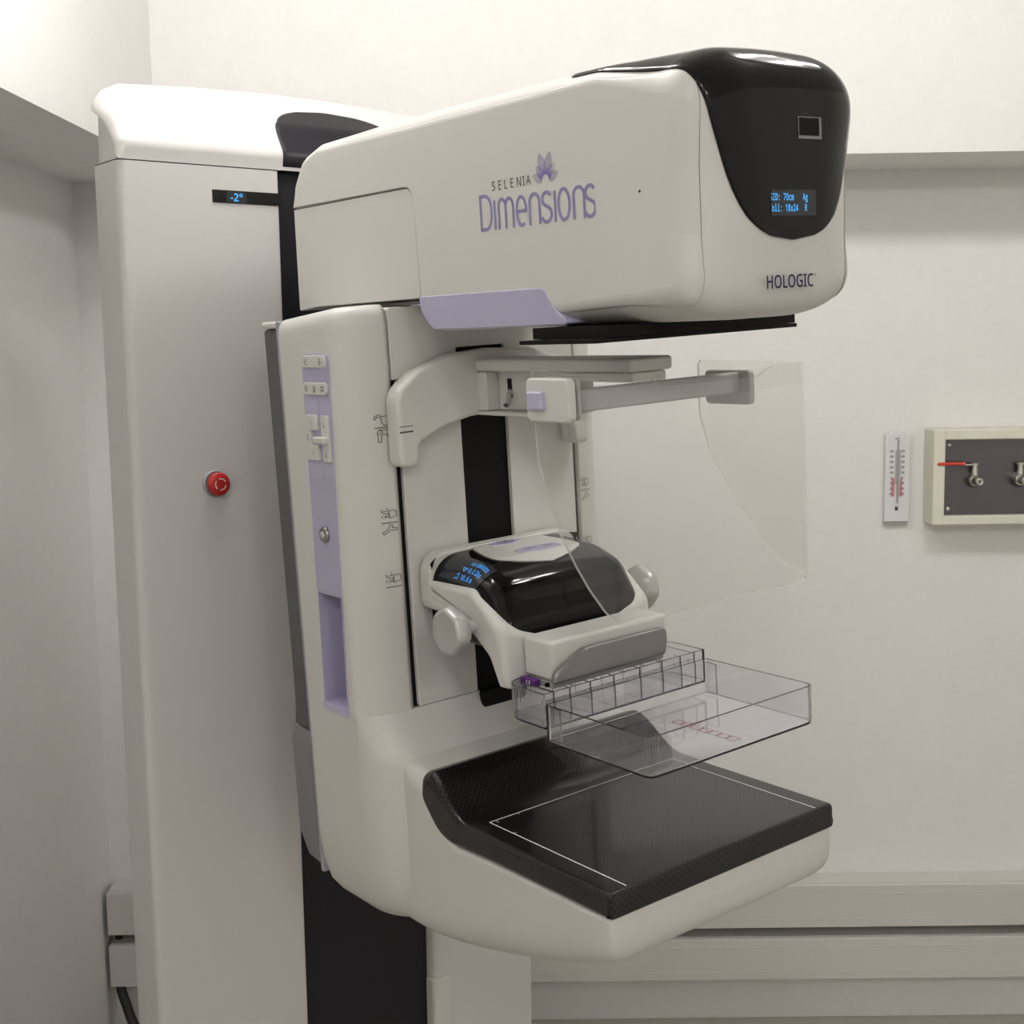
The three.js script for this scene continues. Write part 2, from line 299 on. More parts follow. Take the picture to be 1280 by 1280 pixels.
// medical gas panel
{
  const W = 0.33, H = 0.178, t = thing('valve_panel', 'steel gas valve panel in a cream frame on the right of the back wall', 'valve panel', [0.9072, 1.1284, ZB]); t.scale.setScalar(1.2);
  const fr = 0.022;
  mesh('frame_rail', rbox(0, fr, 0, H, 0.001, 0.06, 0.003), M.cream, t);
  mesh('frame_rail', rbox(W - fr, W, 0, H, 0.001, 0.06, 0.003), M.cream, t);
  mesh('frame_rail', rbox(fr - 0.002, W - fr + 0.002, 0.0002, fr * 0.8, 0.001, 0.0598, 0.003), M.cream, t);
  mesh('frame_rail', rbox(fr - 0.002, W - fr + 0.002, H - fr * 0.9, H - 0.0002, 0.001, 0.0598, 0.003), M.cream, t);
  mesh('steel_plate', box(fr - 0.001, W - fr + 0.001, fr * 0.7, H - fr * 0.8, 0.02, 0.045), M.plate, t);
  for (const sx of [0.033, W - 0.033]) for (const sy of [0.029, H - 0.03]) mesh('screw', new THREE.SphereGeometry(0.0042, 12, 8).scale(1, 1, 0.5).translate(sx, sy, 0.045), M.brass, t);
  for (const [vx, side] of [[0.077, -1], [0.161, 1]]) {
    const vy = 0.083;
    const prof = [[0, 0], [0.014, 0], [0.014, 0.008], [0.011, 0.01], [0.0125, 0.016], [0.009, 0.02], [0.006, 0.022], [0.006, 0.034], [0.0072, 0.035], [0.0072, 0.042], [0.003, 0.043], [0.003, 0.036], [0, 0.036]].map((p) => new THREE.Vector2(...p));
    const v = mesh('valve', new THREE.LatheGeometry(prof, 6 * 4).rotateX(Math.PI / 2).translate(vx, vy, 0.044), M.brass, t);
    mesh('stem', new THREE.CylinderGeometry(0.005, 0.007, 0.022, 12).translate(vx, vy + 0.018, 0.056), M.brass, v);
    mesh('lever_cap', new THREE.CylinderGeometry(0.0085, 0.0085, 0.004, 6).translate(vx, vy + 0.03, 0.056), M.brass, v);
    const span = (a, b) => (side < 0 ? [vx - b, vx - a] : [vx + a, vx + b]);
    mesh('lever_arm', rbox(...span(-0.004, 0.022), vy + 0.0275, vy + 0.0305, 0.052, 0.06, 0.001, 1), M.brass, v);
    mesh('red_grip', rbox(...span(0.018, 0.07), vy + 0.028, vy + 0.034, 0.0505, 0.0625, 0.0025, 2), M.redLever, v);
  }
}

// ---------------------------------------------------------------- the mammography machine
const TURN = 0.65692, TILT = 0.05358, ORIGIN = V(0.2164, 0, -1.3716);
const machine = thing('mammography_machine', 'white mammography machine with black visor standing in the corner', 'mammography machine', ORIGIN.toArray());
machine.rotation.y = TURN;
const armPart = (name, geo, mat) => { const m = mesh(name, geo, mat, machine); m.position.set(0, 1, 0); m.rotation.z = TILT; return m; };   // parts that lean with the C-arm

// --- column
const CX = -0.012, HW = 0.333;
const colPlan = rounded([[-0.345, -0.845, 0.02], [-0.345, -0.76, 0.014], [-0.1135, -0.76, 0.006], [-0.109, -0.785, 0.002], [0.114, -0.785, 0.002], [0.119, -0.76, 0.03], [0.321, -0.76, 0.014], [0.321, -0.845, 0.02], [0.158, -1.12, 0.03], [-0.182, -1.12, 0.03]], 6);
const column = mesh('column', upSlab(colPlan, FLOOR + 0.0005, 1.7855, 0.0008), M.column, machine);
const taper = (q) => { const d = Math.max(0, -0.845 - q[2]) / 0.275; return [CX + (q[0] - CX) * (1 - 0.49 * Math.min(1, d)), q[1], q[2]]; };
const capBody = body(rounded([[-0.7595, 1.7868, 0, 0.001], [-0.7592, 1.793, 0, 0.012], [-0.7575, 1.809, 0.025, 0.013], [-0.785, 1.849, 0.05, 0.016], [-0.865, 1.893, 0.05, 0.022], [-0.96, 1.921, 0.06, 0.024], [-1.05, 1.912, 0.05, 0.024], [-1.1, 1.86, 0.04, 0.02], [-1.1, 1.793, 0, 0.01], [-1.1, 1.7868, 0, 0.001], [-0.78, 1.7868, 0, 0.0005]], 8), HW, { cx: CX, map: taper, crown: (x, z, y) => (y > 1.84 ? 0.01 * (1 - (x / HW) ** 2) * Math.min(1, (y - 1.84) / 0.04) : 0), step: 0.006 });
mesh('column_cap', capBody.geo, M.column, column);
mesh('track', box(-0.1085, 0.1135, FLOOR + 0.02, 1.7865, -0.7845, -0.7775), M.track, column);
{
  const ids = []; capBody.P.forEach((p, i) => { if (p[0] > -0.835 && p[0] < -0.757 + 1e-4 && p[1] > 1.7866) ids.push(i); });
  ids.sort((a, b) => capBody.P[a][1] - capBody.P[b][1]);
  const w = (t) => 0.1045 * Math.sqrt(Math.max(0.0, 1 - Math.max(0, (t - 0.55) / 0.45) ** 4)) * (1 - 0.06 * t) + 0.006;
  mesh('track_top', skin(capBody, ids, (t) => -w(t) + 0.0145, (t) => w(t) + 0.0145, 0.0012), M.track, column);
}
mesh('angle_display', rbox(-0.2145, -0.1105, 1.7372, 1.7545, -0.7605, -0.7585, 0.0006, 1), M.gloss, column);
mesh('angle_digits', new THREE.PlaneGeometry(0.03, 0.0155).translate(-0.179, 1.7455, -0.7583), screen(0.03, 0.0155, (g, W, H) => { g.fillStyle = '#3aa8f0'; g.font = 'bold ' + H * 0.98 + 'px sans-serif'; g.textAlign = 'center'; g.fillText('-2°', W / 2, H * 0.85); }, 8000), column);
{
  const ring = (p, n = 36) => new THREE.LatheGeometry(p.map((q) => new THREE.Vector2(...q)), n).rotateX(Math.PI / 2).translate(-0.2285, 1.3535, -0.76);
  mesh('button_collar', ring([[0, 0], [0.0185, 0], [0.019, 0.002], [0.0178, 0.004], [0.0165, 0.005], [0.0165, 0.003], [0, 0.003]]), M.grayLight, column);
  mesh('emergency_button', ring([[0, 0.002], [0.013, 0.002], [0.013, 0.007], [0.0158, 0.009], [0.0162, 0.014], [0.0148, 0.0175], [0.008, 0.0185], [0, 0.0187]]), M.red, column);
  mesh('arrow_print', new THREE.CircleGeometry(0.0118, 32).translate(-0.2285, 1.3535, -0.7407), ink(print(0.0236, 0.0236, (g, W) => { g.strokeStyle = '#e8c8c0'; g.lineWidth = W * 0.07; for (let k = 0; k < 3; k++) { g.beginPath(); g.arc(W / 2, W / 2, W * 0.33, k * 2.094 + 0.2, k * 2.094 + 1.7); g.stroke(); } }, 12000)), column);
}
mesh('base_cover', upSlab(rounded([[0.1125, -0.781], [0.1125, -0.757, 0.01], [0.128, -0.752, 0.008], [0.143, -0.757, 0.001], [0.143, -0.765], [0.118, -0.781]], 4), FLOOR + 0.001, 0.517, 0.001), M.white, column);
mesh('pivot_hub', new THREE.CylinderGeometry(0.085, 0.085, 0.16, 40).rotateX(Math.PI / 2).translate(0, 1.3, -0.7), M.black, machine);

// --- C-arm: foot, two wings, recessed black core, inner panels
const corner = (zf, xf, zs, xs, n = 10, e = 2) => Array.from({ length: n + 1 }, (_, i) => { const a = i / n * Math.PI / 2; return [-(xf + (xs - xf) * Math.sin(a) ** (2 / e)), zs + (zf - zs) * Math.cos(a) ** (2 / e)]; });
const both = (half) => [...half, ...half.slice().reverse().map(([x, z]) => [-x, z])];
{
  const rows = [];   // y, front z, front half width, side-corner z, side half width, back z, corner exponent
  const add = (...r) => rows.push(r);
  add(-0.192, -0.47, 0.08, -0.53, 0.125, -0.55, 2);
  add(-0.188, -0.43, 0.10, -0.5, 0.15, -0.552, 2);
  add(-0.175, -0.40, 0.12, -0.47, 0.172, -0.553, 2);
  add(-0.155, -0.385, 0.13, -0.45, 0.187, -0.553, 2.2);
  add(-0.125, -0.376, 0.14, -0.44, 0.196, -0.553, 2.4);
  add(-0.09, -0.372, 0.142, -0.44, 0.2, -0.553, 2.5);
  add(-0.03, -0.371, 0.142, -0.44, 0.2, -0.553, 2.5);
  add(0.02, -0.371, 0.142, -0.44, 0.2, -0.553, 2.4);
  add(0.042, -0.371, 0.14, -0.438, 0.2, -0.553, 2.3);
  add(0.052, -0.3735, 0.138, -0.436, 0.2, -0.553, 2.2);
  add(0.062, -0.381, 0.138, -0.434, 0.2, -0.553, 2.1);
  add(0.074, -0.390, 0.14, -0.433, 0.2, -0.553, 2);
  add(0.088, -0.3975, 0.142, -0.432, 0.2, -0.553, 2);
  add(0.0985, -0.4005, 0.138, -0.438, 0.2, -0.553, 2);
  add(0.0995, -0.4005, 0.138, -0.438, 0.2, -0.553, 2);
  const secs = rows.map(([, zf, xf, zs, xs, zb, e]) => both([...corner(zf, xf, zs, xs, 18, e), [-xs, zb + 0.003], [-xs, zb], [-xs + 0.003, zb], [-xs * 0.6, zb - 0.001]]));
  var arm = armPart('c_arm', loft(secs, rows.map((r) => r[0]), false), M.white);
}
mesh('core', box(-0.1343, 0.1493, 0.06, 0.575, -0.55, -0.4065), M.black, arm);
function wingGeo(s) {
  const e = s < 0 ? 0.1345 : 0.1495;
  const sec = (o) => { const c = corner(-0.402 - o, e, -0.438 - o * 0.3, 0.2 - o, 18); const p = [[-e, -0.416 - o], ...c, [-(0.2 - o), -0.5495], [-(0.2 - o), -0.5525], [-(0.197 - o), -0.5525], [-e, -0.5525]]; return s < 0 ? p : p.map(([x, z]) => [-x, z]); };
  const ys = [[0.0995, 0], [0.1005, 0], [0.2, 0], [0.4, 0], [0.565, 0], [0.574, 0.0008], [0.58, 0.003], [0.584, 0.006], [0.587, 0.011], [0.588, 0.018]];
  const g = loft(ys.map((q) => sec(q[1])), ys.map((q) => q[0]), s > 0), p = g.attributes.position;
  for (let i = 0; i < p.count; i++) if (p.getY(i) > 0.5) p.setY(i, p.getY(i) + (p.getY(i) - 0.5) / 0.088 * ((p.getZ(i) + 0.5525) * 0.085 - 0.003));
  g.computeVertexNormals(); return g;
}
const stripZ = (y) => -0.4630 - (0.54 - y) * 0.035, stripW = 0.0325;      // the control strip leans back a little
const pocketLine = rounded([[stripZ(0.09) - stripW + 0.004, 0.0895, 0.011], [stripZ(0.09) + stripW - 0.002, 0.0895, 0.011], [stripZ(0.2465) + stripW - 0.002, 0.247], [stripZ(0.2465) - stripW + 0.004, 0.247]], 5);
for (const s of [-1, 1]) {
  let g = wingGeo(s);
  if (s < 0) {                                                        // hand pocket below the controls
    const cut = (geo) => { const b = new Brush(geo); b.updateMatrixWorld(); return b; }, ev = new Evaluator(); ev.useGroups = false;
    const hole = pocketLine.map(([z, y]) => [z, Math.max(y, 0.1015)]);
    g = ev.evaluate(cut(g), cut(sideSlab(rounded([[stripZ(0.1) - stripW + 0.003, 0.1015], [stripZ(0.1) + stripW - 0.0015, 0.1015], [stripZ(0.2465) + stripW - 0.0015, 0.2475], [stripZ(0.2465) - stripW + 0.003, 0.2475]], 2), -0.23, -0.163, 0)), SUBTRACTION).geometry;
  }
  mesh('wing', g, M.white, arm);
}
for (const s of [-1, 1]) mesh('inner_panel', slab(s < 0 ? rect(-0.1265, -0.0365, 0.1, 0.505, 0.003) : rect(0.0365, 0.1415, 0.1, 0.505, 0.003), -0.415, -0.4005, 0.0015), M.white, arm);
mesh('upper_cover', slab(rounded([[-0.1325, 0.506], [-0.037, 0.506], [-0.037, 0.5385, 0.002], [0.037, 0.5385, 0.002], [0.037, 0.506], [0.1475, 0.506], [0.1475, 0.592, 0.004], [-0.1325, 0.592, 0.004]], 4), -0.55, -0.401, 0.0012), M.white, arm);
// centre strip lets its lower end show a rounded black slot below the panels
mesh('slot_end', slab(rect(-0.036, 0.036, 0.079, 0.1005, 0.006), -0.41, -0.3915, 0.0008), M.black, arm);
mesh('edge_strip', rbox(-0.1985, 0.1985, -0.145, 0.583, -0.5615, -0.5535, 0.002, 2), M.grayLight, arm);
{
  const r = (h, t, z0, z1, e) => { const p = rounded([[-h, z0, e], [h, z0, e], [h, z1, 0.003], [-h, z1, 0.003]], 5); return p; };
  const ys = [-0.165, -0.158, -0.14, -0.1, 0.03, 0.045];
  mesh('rear_cover', loft(ys.map((y, i) => r([0.15, 0.172, 0.188, 0.1985, 0.1985, 0.193][i], 0, -0.62, -0.563, 0.012)), ys, true), M.gray, arm);
  mesh('rear_rail', rbox(-0.192, 0.192, 0.0455, 0.574, -0.61, -0.563, 0.006, 3), M.grayDark, arm);
  mesh('rear_cap', rbox(-0.1975, 0.1975, 0.5745, 0.5825, -0.602, -0.563, 0.003, 2), M.white, arm);
}
// printed scale pictograms beside the slits
function pictogram(kind) {
  return print(0.017, 0.036, (g, W, H) => {
    g.strokeStyle = g.fillStyle = '#38332c'; g.lineWidth = W * 0.045; g.lineJoin = 'round';
    const poly = (pts, close) => { g.beginPath(); pts.forEach(([x, y], i) => (i ? g.lineTo(x * W, y * H) : g.moveTo(x * W, y * H))); if (close) g.closePath(); g.stroke(); };
    const cup = (dy, mag) => { poly([[0.05, 0.05 + dy], [0.06, 0.13 + dy], [0.2, 0.19 + dy], [0.45, 0.2 + dy], [0.5, 0.26 + dy]]); poly([[0.4, 0.0 + dy], [0.42, 0.1 + dy], [0.14, 0.12 + dy]]); poly([[0.5, 0.11 + dy], [0.85, 0.1 + dy], [0.95, 0.16 + dy], [0.95, 0.3 + dy], [0.55, 0.36 + dy], [0.5, 0.2 + dy]], true); g.font = 'bold ' + W * 0.26 + 'px sans-serif'; g.fillText(mag, 0, H * (0.34 + dy)); };
    const bar = (y) => { g.fillRect(0, H * y, W, H * 0.028); };
    if (kind === 0) { poly([[0.02, 0.2], [0.04, 0.08], [0.3, 0.03], [0.5, 0.1], [0.9, 0.08], [0.98, 0.16], [0.97, 0.36], [0.6, 0.4], [0.45, 0.3], [0.42, 0.12], [0.2, 0.1], [0.06, 0.2]]); bar(0.45); poly([[0.15, 0.62], [0.3, 0.53], [0.9, 0.56], [0.95, 0.6], [0.95, 0.78], [0.8, 0.8], [0.76, 0.7], [0.4, 0.7], [0.38, 0.95], [0.2, 0.95], [0.18, 0.7]], true); poly([[0.3, 0.54], [0.5, 0.62], [0.2, 0.68]]); }
    if (kind === 1) { cup(0.02, '1.8x'); bar(0.52); poly([[0.04, 0.86], [0.4, 0.74], [0.5, 0.6], [0.68, 0.62], [0.62, 0.7], [0.95, 0.74], [0.9, 0.8], [0.7, 0.8], [0.55, 0.78], [0.14, 0.92]], true); }
    if (kind === 2) { cup(0.25, '1.5x'); bar(0.74); }
  }, 9000);
}
[0, 1, 2].forEach((kind) => {
  const mat = ink(pictogram(kind)), yc = [0.4495, 0.3365, 0.2655][kind];
  for (const s of [-1, 1]) {
    const f = (u, v) => { const a = (s < 0 ? 0.40 - 0.34 * u : 0.06 + 0.34 * u); const e = s < 0 ? 0.1345 : 0.1495, x = -(e + (0.2002 - e) * Math.sin(a)), z = -0.438 + 0.0363 * Math.cos(a); return [s < 0 ? x : -x, yc - 0.018 + 0.036 * v, z + 0.0002]; };
    mesh('scale_pictogram', sheet(f, 8, 2), mat, arm);
  }
});
// --- control strip on the left wing
{
  const zc = stripZ, hw = stripW;
  const pts = rounded([[zc(0.2485) - hw + 0.0015, 0.2485], [zc(0.2485) + hw - 0.0015, 0.2485], [zc(0.5425) + hw, 0.5425, 0.009], [zc(0.5425) - hw, 0.5425, 0.009]], 5);
  const panel = armPart('control_panel', sideSlab(pts, -0.2008, -0.196, 0.0004), M.lav);
  // pocket lined in the same lavender: back, top, bottom and two sides
  const zb = (y, s) => zc(y) + s * hw + (s < 0 ? 0.0032 : -0.0017);
  const wall = (p, q, th) => { const d = [q[0] - p[0], q[1] - p[1]], l = Math.hypot(...d), n = [-d[1] / l * th, d[0] / l * th]; return sideSlab([p, q, [q[0] + n[0], q[1] + n[1]], [p[0] + n[0], p[1] + n[1]]], -0.2009, -0.1645, 0); };
  mesh('pocket_back', sideSlab([[zb(0.102, -1), 0.102], [zb(0.102, 1), 0.102], [zb(0.247, 1), 0.247], [zb(0.247, -1), 0.247]], -0.1665, -0.1635, 0), M.lav, panel);
  mesh('pocket_side', wall([zb(0.102, -1), 0.102], [zb(0.247, -1), 0.247], -0.002), M.lav, panel);
  mesh('pocket_side', wall([zb(0.102, 1), 0.102], [zb(0.247, 1), 0.247], 0.002), M.lav, panel);
  mesh('pocket_side', wall([zb(0.102, -1), 0.1017], [zb(0.102, 1), 0.1017], 0.002), M.lav, panel);
  mesh('pocket_side', wall([zb(0.247, -1), 0.2473], [zb(0.247, 1), 0.2473], -0.002), M.lav, panel);
  mesh('pocket_rim', sideSlab(rounded([[zc(0.095) - hw, 0.0925, 0.006], [zc(0.095) + hw, 0.0925, 0.006], [zc(0.1015) + hw, 0.1017], [zc(0.1015) - hw, 0.1017]], 5), -0.2022, -0.199, 0.0006), M.lavButton, panel);
  const glyph = (f) => ink(print(0.012, 0.012, (g, W) => { g.strokeStyle = g.fillStyle = '#4c4740'; g.lineWidth = W * 0.08; f(g, W); }, 9000));
  const put = (z, y, f, x = -0.2038, w = 0.010) => mesh('button_symbol', new THREE.PlaneGeometry(w, w).rotateY(-Math.PI / 2).translate(x, y, z), glyph(f), panel);
  const L = (g, W, ps) => { g.beginPath(); ps.forEach(([a, b], i) => (i ? g.lineTo(a * W, b * W) : g.moveTo(a * W, b * W))); g.stroke(); };
  let y = 0.533, c = zc(y);
  mesh('button', sideSlab(rect(c - 0.029, c + 0.029, y - 0.0075, y + 0.0075, 0.007), -0.2036, -0.2, 0.0012), M.white, panel);
  put(c - 0.017, y, (g, W) => { L(g, W, [[0.2, 0.2], [0.2, 0.7], [0.6, 0.5], [0.8, 0.2]]); L(g, W, [[0.3, 0.85], [0.85, 0.85]]); }); put(c + 0.017, y, (g, W) => { L(g, W, [[0.3, 0.2], [0.6, 0.2], [0.3, 0.5], [0.7, 0.6], [0.3, 0.7]]); L(g, W, [[0.2, 0.85], [0.7, 0.85]]); });
  y = 0.5005; c = zc(y);
  mesh('button', sideSlab(rect(c - 0.029, c + 0.029, y - 0.0075, y + 0.0075, 0.007), -0.2036, -0.2, 0.0012), M.white, panel);
  put(c - 0.02, y, (g, W) => { g.beginPath(); g.arc(W / 2, W / 2, W * 0.22, 0, 7); g.stroke(); for (let k = 0; k < 8; k++) L(g, W, [[0.5 + 0.3 * Math.cos(k * 0.785), 0.5 + 0.3 * Math.sin(k * 0.785)], [0.5 + 0.42 * Math.cos(k * 0.785), 0.5 + 0.42 * Math.sin(k * 0.785)]]); }); put(c, y, (g, W) => { g.beginPath(); g.arc(W / 2, W * 0.45, W * 0.28, 0, 7); g.stroke(); L(g, W, [[0.2, 0.85], [0.8, 0.85]]); L(g, W, [[0.35, 0.5], [0.65, 0.5]]); }); put(c + 0.02, y, (g, W) => { L(g, W, [[0.25, 0.15], [0.25, 0.85]]); L(g, W, [[0.75, 0.15], [0.75, 0.85]]); L(g, W, [[0.15, 0.3], [0.85, 0.3]]); L(g, W, [[0.15, 0.7], [0.85, 0.7]]); });
  y = 0.442; c = zc(y);
  mesh('button_recess', sideSlab(rect(c - 0.028, c + 0.004, 0.39, 0.487, 0.006), -0.2011, -0.2, 0.0002), M.lavButton, panel);
  mesh('button_recess', sideSlab(rect(c + 0.008, c + 0.03, 0.39, 0.487, 0.006), -0.2011, -0.2, 0.0002), M.lavButton, panel);
  mesh('rocker_button', sideSlab(rounded([[c - 0.024, 0.413, 0.003], [c + 0.003, 0.413, 0.003], [c + 0.003, 0.432, 0.001], [c - 0.014, 0.432, 0.001], [c - 0.014, 0.45, 0.001], [c + 0.003, 0.45, 0.001], [c + 0.003, 0.469, 0.003], [c - 0.024, 0.469, 0.003], [c - 0.027, 0.441, 0.004]], 3), -0.2056, -0.2, 0.0015), M.white, panel);
  put(c - 0.009, 0.459, (g, W) => { L(g, W, [[0.3, 0.3], [0.6, 0.3], [0.4, 0.6], [0.6, 0.7]]); }, -0.2058, 0.007); put(c - 0.009, 0.422, (g, W) => { L(g, W, [[0.3, 0.4], [0.5, 0.2], [0.6, 0.6], [0.3, 0.7]]); }, -0.2058, 0.007); put(c - 0.0195, 0.441, (g, W) => { L(g, W, [[0.5, 0.1], [0.5, 0.9]]); L(g, W, [[0.35, 0.25], [0.5, 0.1], [0.65, 0.25]]); L(g, W, [[0.35, 0.75], [0.5, 0.9], [0.65, 0.75]]); }, -0.2058, 0.009);
  mesh('slide_switch', sideSlab(rounded([[c + 0.012, 0.412, 0.003], [c + 0.029, 0.412, 0.003], [c + 0.029, 0.469, 0.003], [c + 0.012, 0.469, 0.003]], 3), -0.2046, -0.2, 0.0015), M.white, panel);
  mesh('switch_tab', rbox(-0.213, -0.203, 0.4355, 0.4435, c + 0.004, c + 0.029, 0.002, 2), M.white, panel);
  put(c + 0.02, 0.458, (g, W) => { L(g, W, [[0.5, 0.1], [0.5, 0.5]]); g.beginPath(); g.arc(W * 0.5, W * 0.75, W * 0.18, 0, 7); g.stroke(); }, -0.2048, 0.009); put(c + 0.02, 0.423, (g, W) => { L(g, W, [[0.5, 0.1], [0.5, 0.5]]); g.beginPath(); g.arc(W * 0.5, W * 0.75, W * 0.18, 0, 7); g.stroke(); }, -0.2048, 0.009);
  c = zc(0.3215);
  const lat = (p) => new THREE.LatheGeometry(p.map((q) => new THREE.Vector2(...q)), 28).rotateZ(Math.PI / 2).translate(-0.2005, 0.3215, c);
  mesh('key_switch', lat([[0, 0], [0.0105, 0], [0.0105, 0.002], [0.0088, 0.0045], [0.0072, 0.0048], [0.0068, 0.003], [0, 0.003]]), M.steel, panel);
  mesh('key_barrel', lat([[0, 0.002], [0.0048, 0.002], [0.0048, 0.0052], [0, 0.0054]]), M.knob, panel);
}

// --- tube head
const headLine = rounded([                 // z, y, corner radius, edge inset, edge width
  [0.0975, 0.5603, 0.05, 0.034, 0.08], [0.1075, 0.64, 0.08, 0.05, 0.076], [0.1085, 0.7, 0.05, 0.05, 0.072], [0.107, 0.801, 0.1, 0.034, 0.062], [-0.03, 0.801, 0.02, 0.012, 0.016],
  [-0.57, 0.801, 0.02, 0.012, 0.014], [-0.612, 0.79, 0.03, 0.012, 0.013], [-0.636, 0.755, 0.03, 0.008, 0.01], [-0.641, 0.7275, 0.001, 0.002, 0.004],
  [-0.3535, 0.7275, 0.02, 0.001, 0.002], [-0.352, 0.6, 0.03, 0.003, 0.004], [-0.338, 0.5615, 0.04, 0.01, 0.012]], 14);
const headBody = body(headLine, 0.115, { step: 0.0035, bev: 10, crown: (x, z, y) => (y > 0.74 ? (z > -0.12 ? 0.02 - 0.012 * Math.min(1, (z + 0.12) / 0.12) : 0.02) * (1 - (x / 0.115) ** 2) * Math.min(1, (y - 0.74) / 0.05) * Math.min(1, (z + 0.64) / 0.2) : 0) });
const head = armPart('tube_head', headBody.geo, M.white);
mesh('mounting_block', sideSlab(rounded([[-0.642, 0.7265, 0.002], [-0.3645, 0.7265, 0.012], [-0.3535, 0.715, 0.006], [-0.3535, 0.6, 0.006], [-0.6, 0.5985, 0.01], [-0.648, 0.594, 0.004]], 5), -0.1155, 0.1155, 0.0018), M.white, head);
{
  // side covers: they lie on the flat sides and run a little round the front edge
  const { P, W } = headBody, n = P.length;
  for (const s of [-1, 1]) {
    const pos = [], idx = [], uv = [], K = 7, flat = [];
    for (let i = 0; i < n; i++) {
      const [z, , , r] = P[i], f = Math.min(1, Math.max(0, (z - 0.0) / 0.08)), ph = r < 0.006 ? 1.57 : 1.2 * (1 - f) + 0.93 * f, e = W - r + r * Math.PI / 2, l0 = W - r + r * ph;
      for (let k = 0; k < K; k++) { const l = k < 1 ? l0 : l0 + (e - l0) * (k - 1) / (K - 2), [q] = headBody.at(i, s * l, k < 1 ? -0.001 : k < 2 ? 0.0014 : 0.0019); pos.push(...q); uv.push(q[2], q[1]); if (k === K - 1) flat.push(new THREE.Vector2(q[2], q[1])); }
    }
    const put = (a, b, c) => (s < 0 ? idx.push(a, c, b) : idx.push(a, b, c));
    for (let i = 0; i < n; i++) for (let k = 0; k < K - 1; k++) { const a = i * K + k, b = ((i + 1) % n) * K + k; put(a, a + 1, b); put(b, a + 1, b + 1); }
    const base = pos.length / 3; flat.forEach((v) => { pos.push(s * (W + 0.0019), v.y, v.x); uv.push(v.x, v.y); });
    for (const [a, b, c] of THREE.ShapeUtils.triangulateShape(flat, [])) s < 0 ? idx.push(base + a, base + b, base + c) : idx.push(base + a, base + c, base + b);
    mesh('side_panel', geom(pos, null, uv, idx), M.white, head);
    const gp = [], gi = [], gu = [];          // thin grey strip: shade of the cover joint put into its colour
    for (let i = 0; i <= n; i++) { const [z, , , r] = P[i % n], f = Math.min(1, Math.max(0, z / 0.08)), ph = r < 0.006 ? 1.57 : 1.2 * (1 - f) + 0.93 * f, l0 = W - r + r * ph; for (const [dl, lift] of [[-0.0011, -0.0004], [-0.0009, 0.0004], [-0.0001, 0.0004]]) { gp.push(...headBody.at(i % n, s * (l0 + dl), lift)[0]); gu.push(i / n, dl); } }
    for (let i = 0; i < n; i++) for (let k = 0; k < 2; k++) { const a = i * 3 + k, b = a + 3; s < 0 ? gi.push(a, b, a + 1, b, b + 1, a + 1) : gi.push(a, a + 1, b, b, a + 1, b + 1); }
    mesh('panel_seam_shade', geom(gp, null, gu, gi), M.gray, head);
  }
}
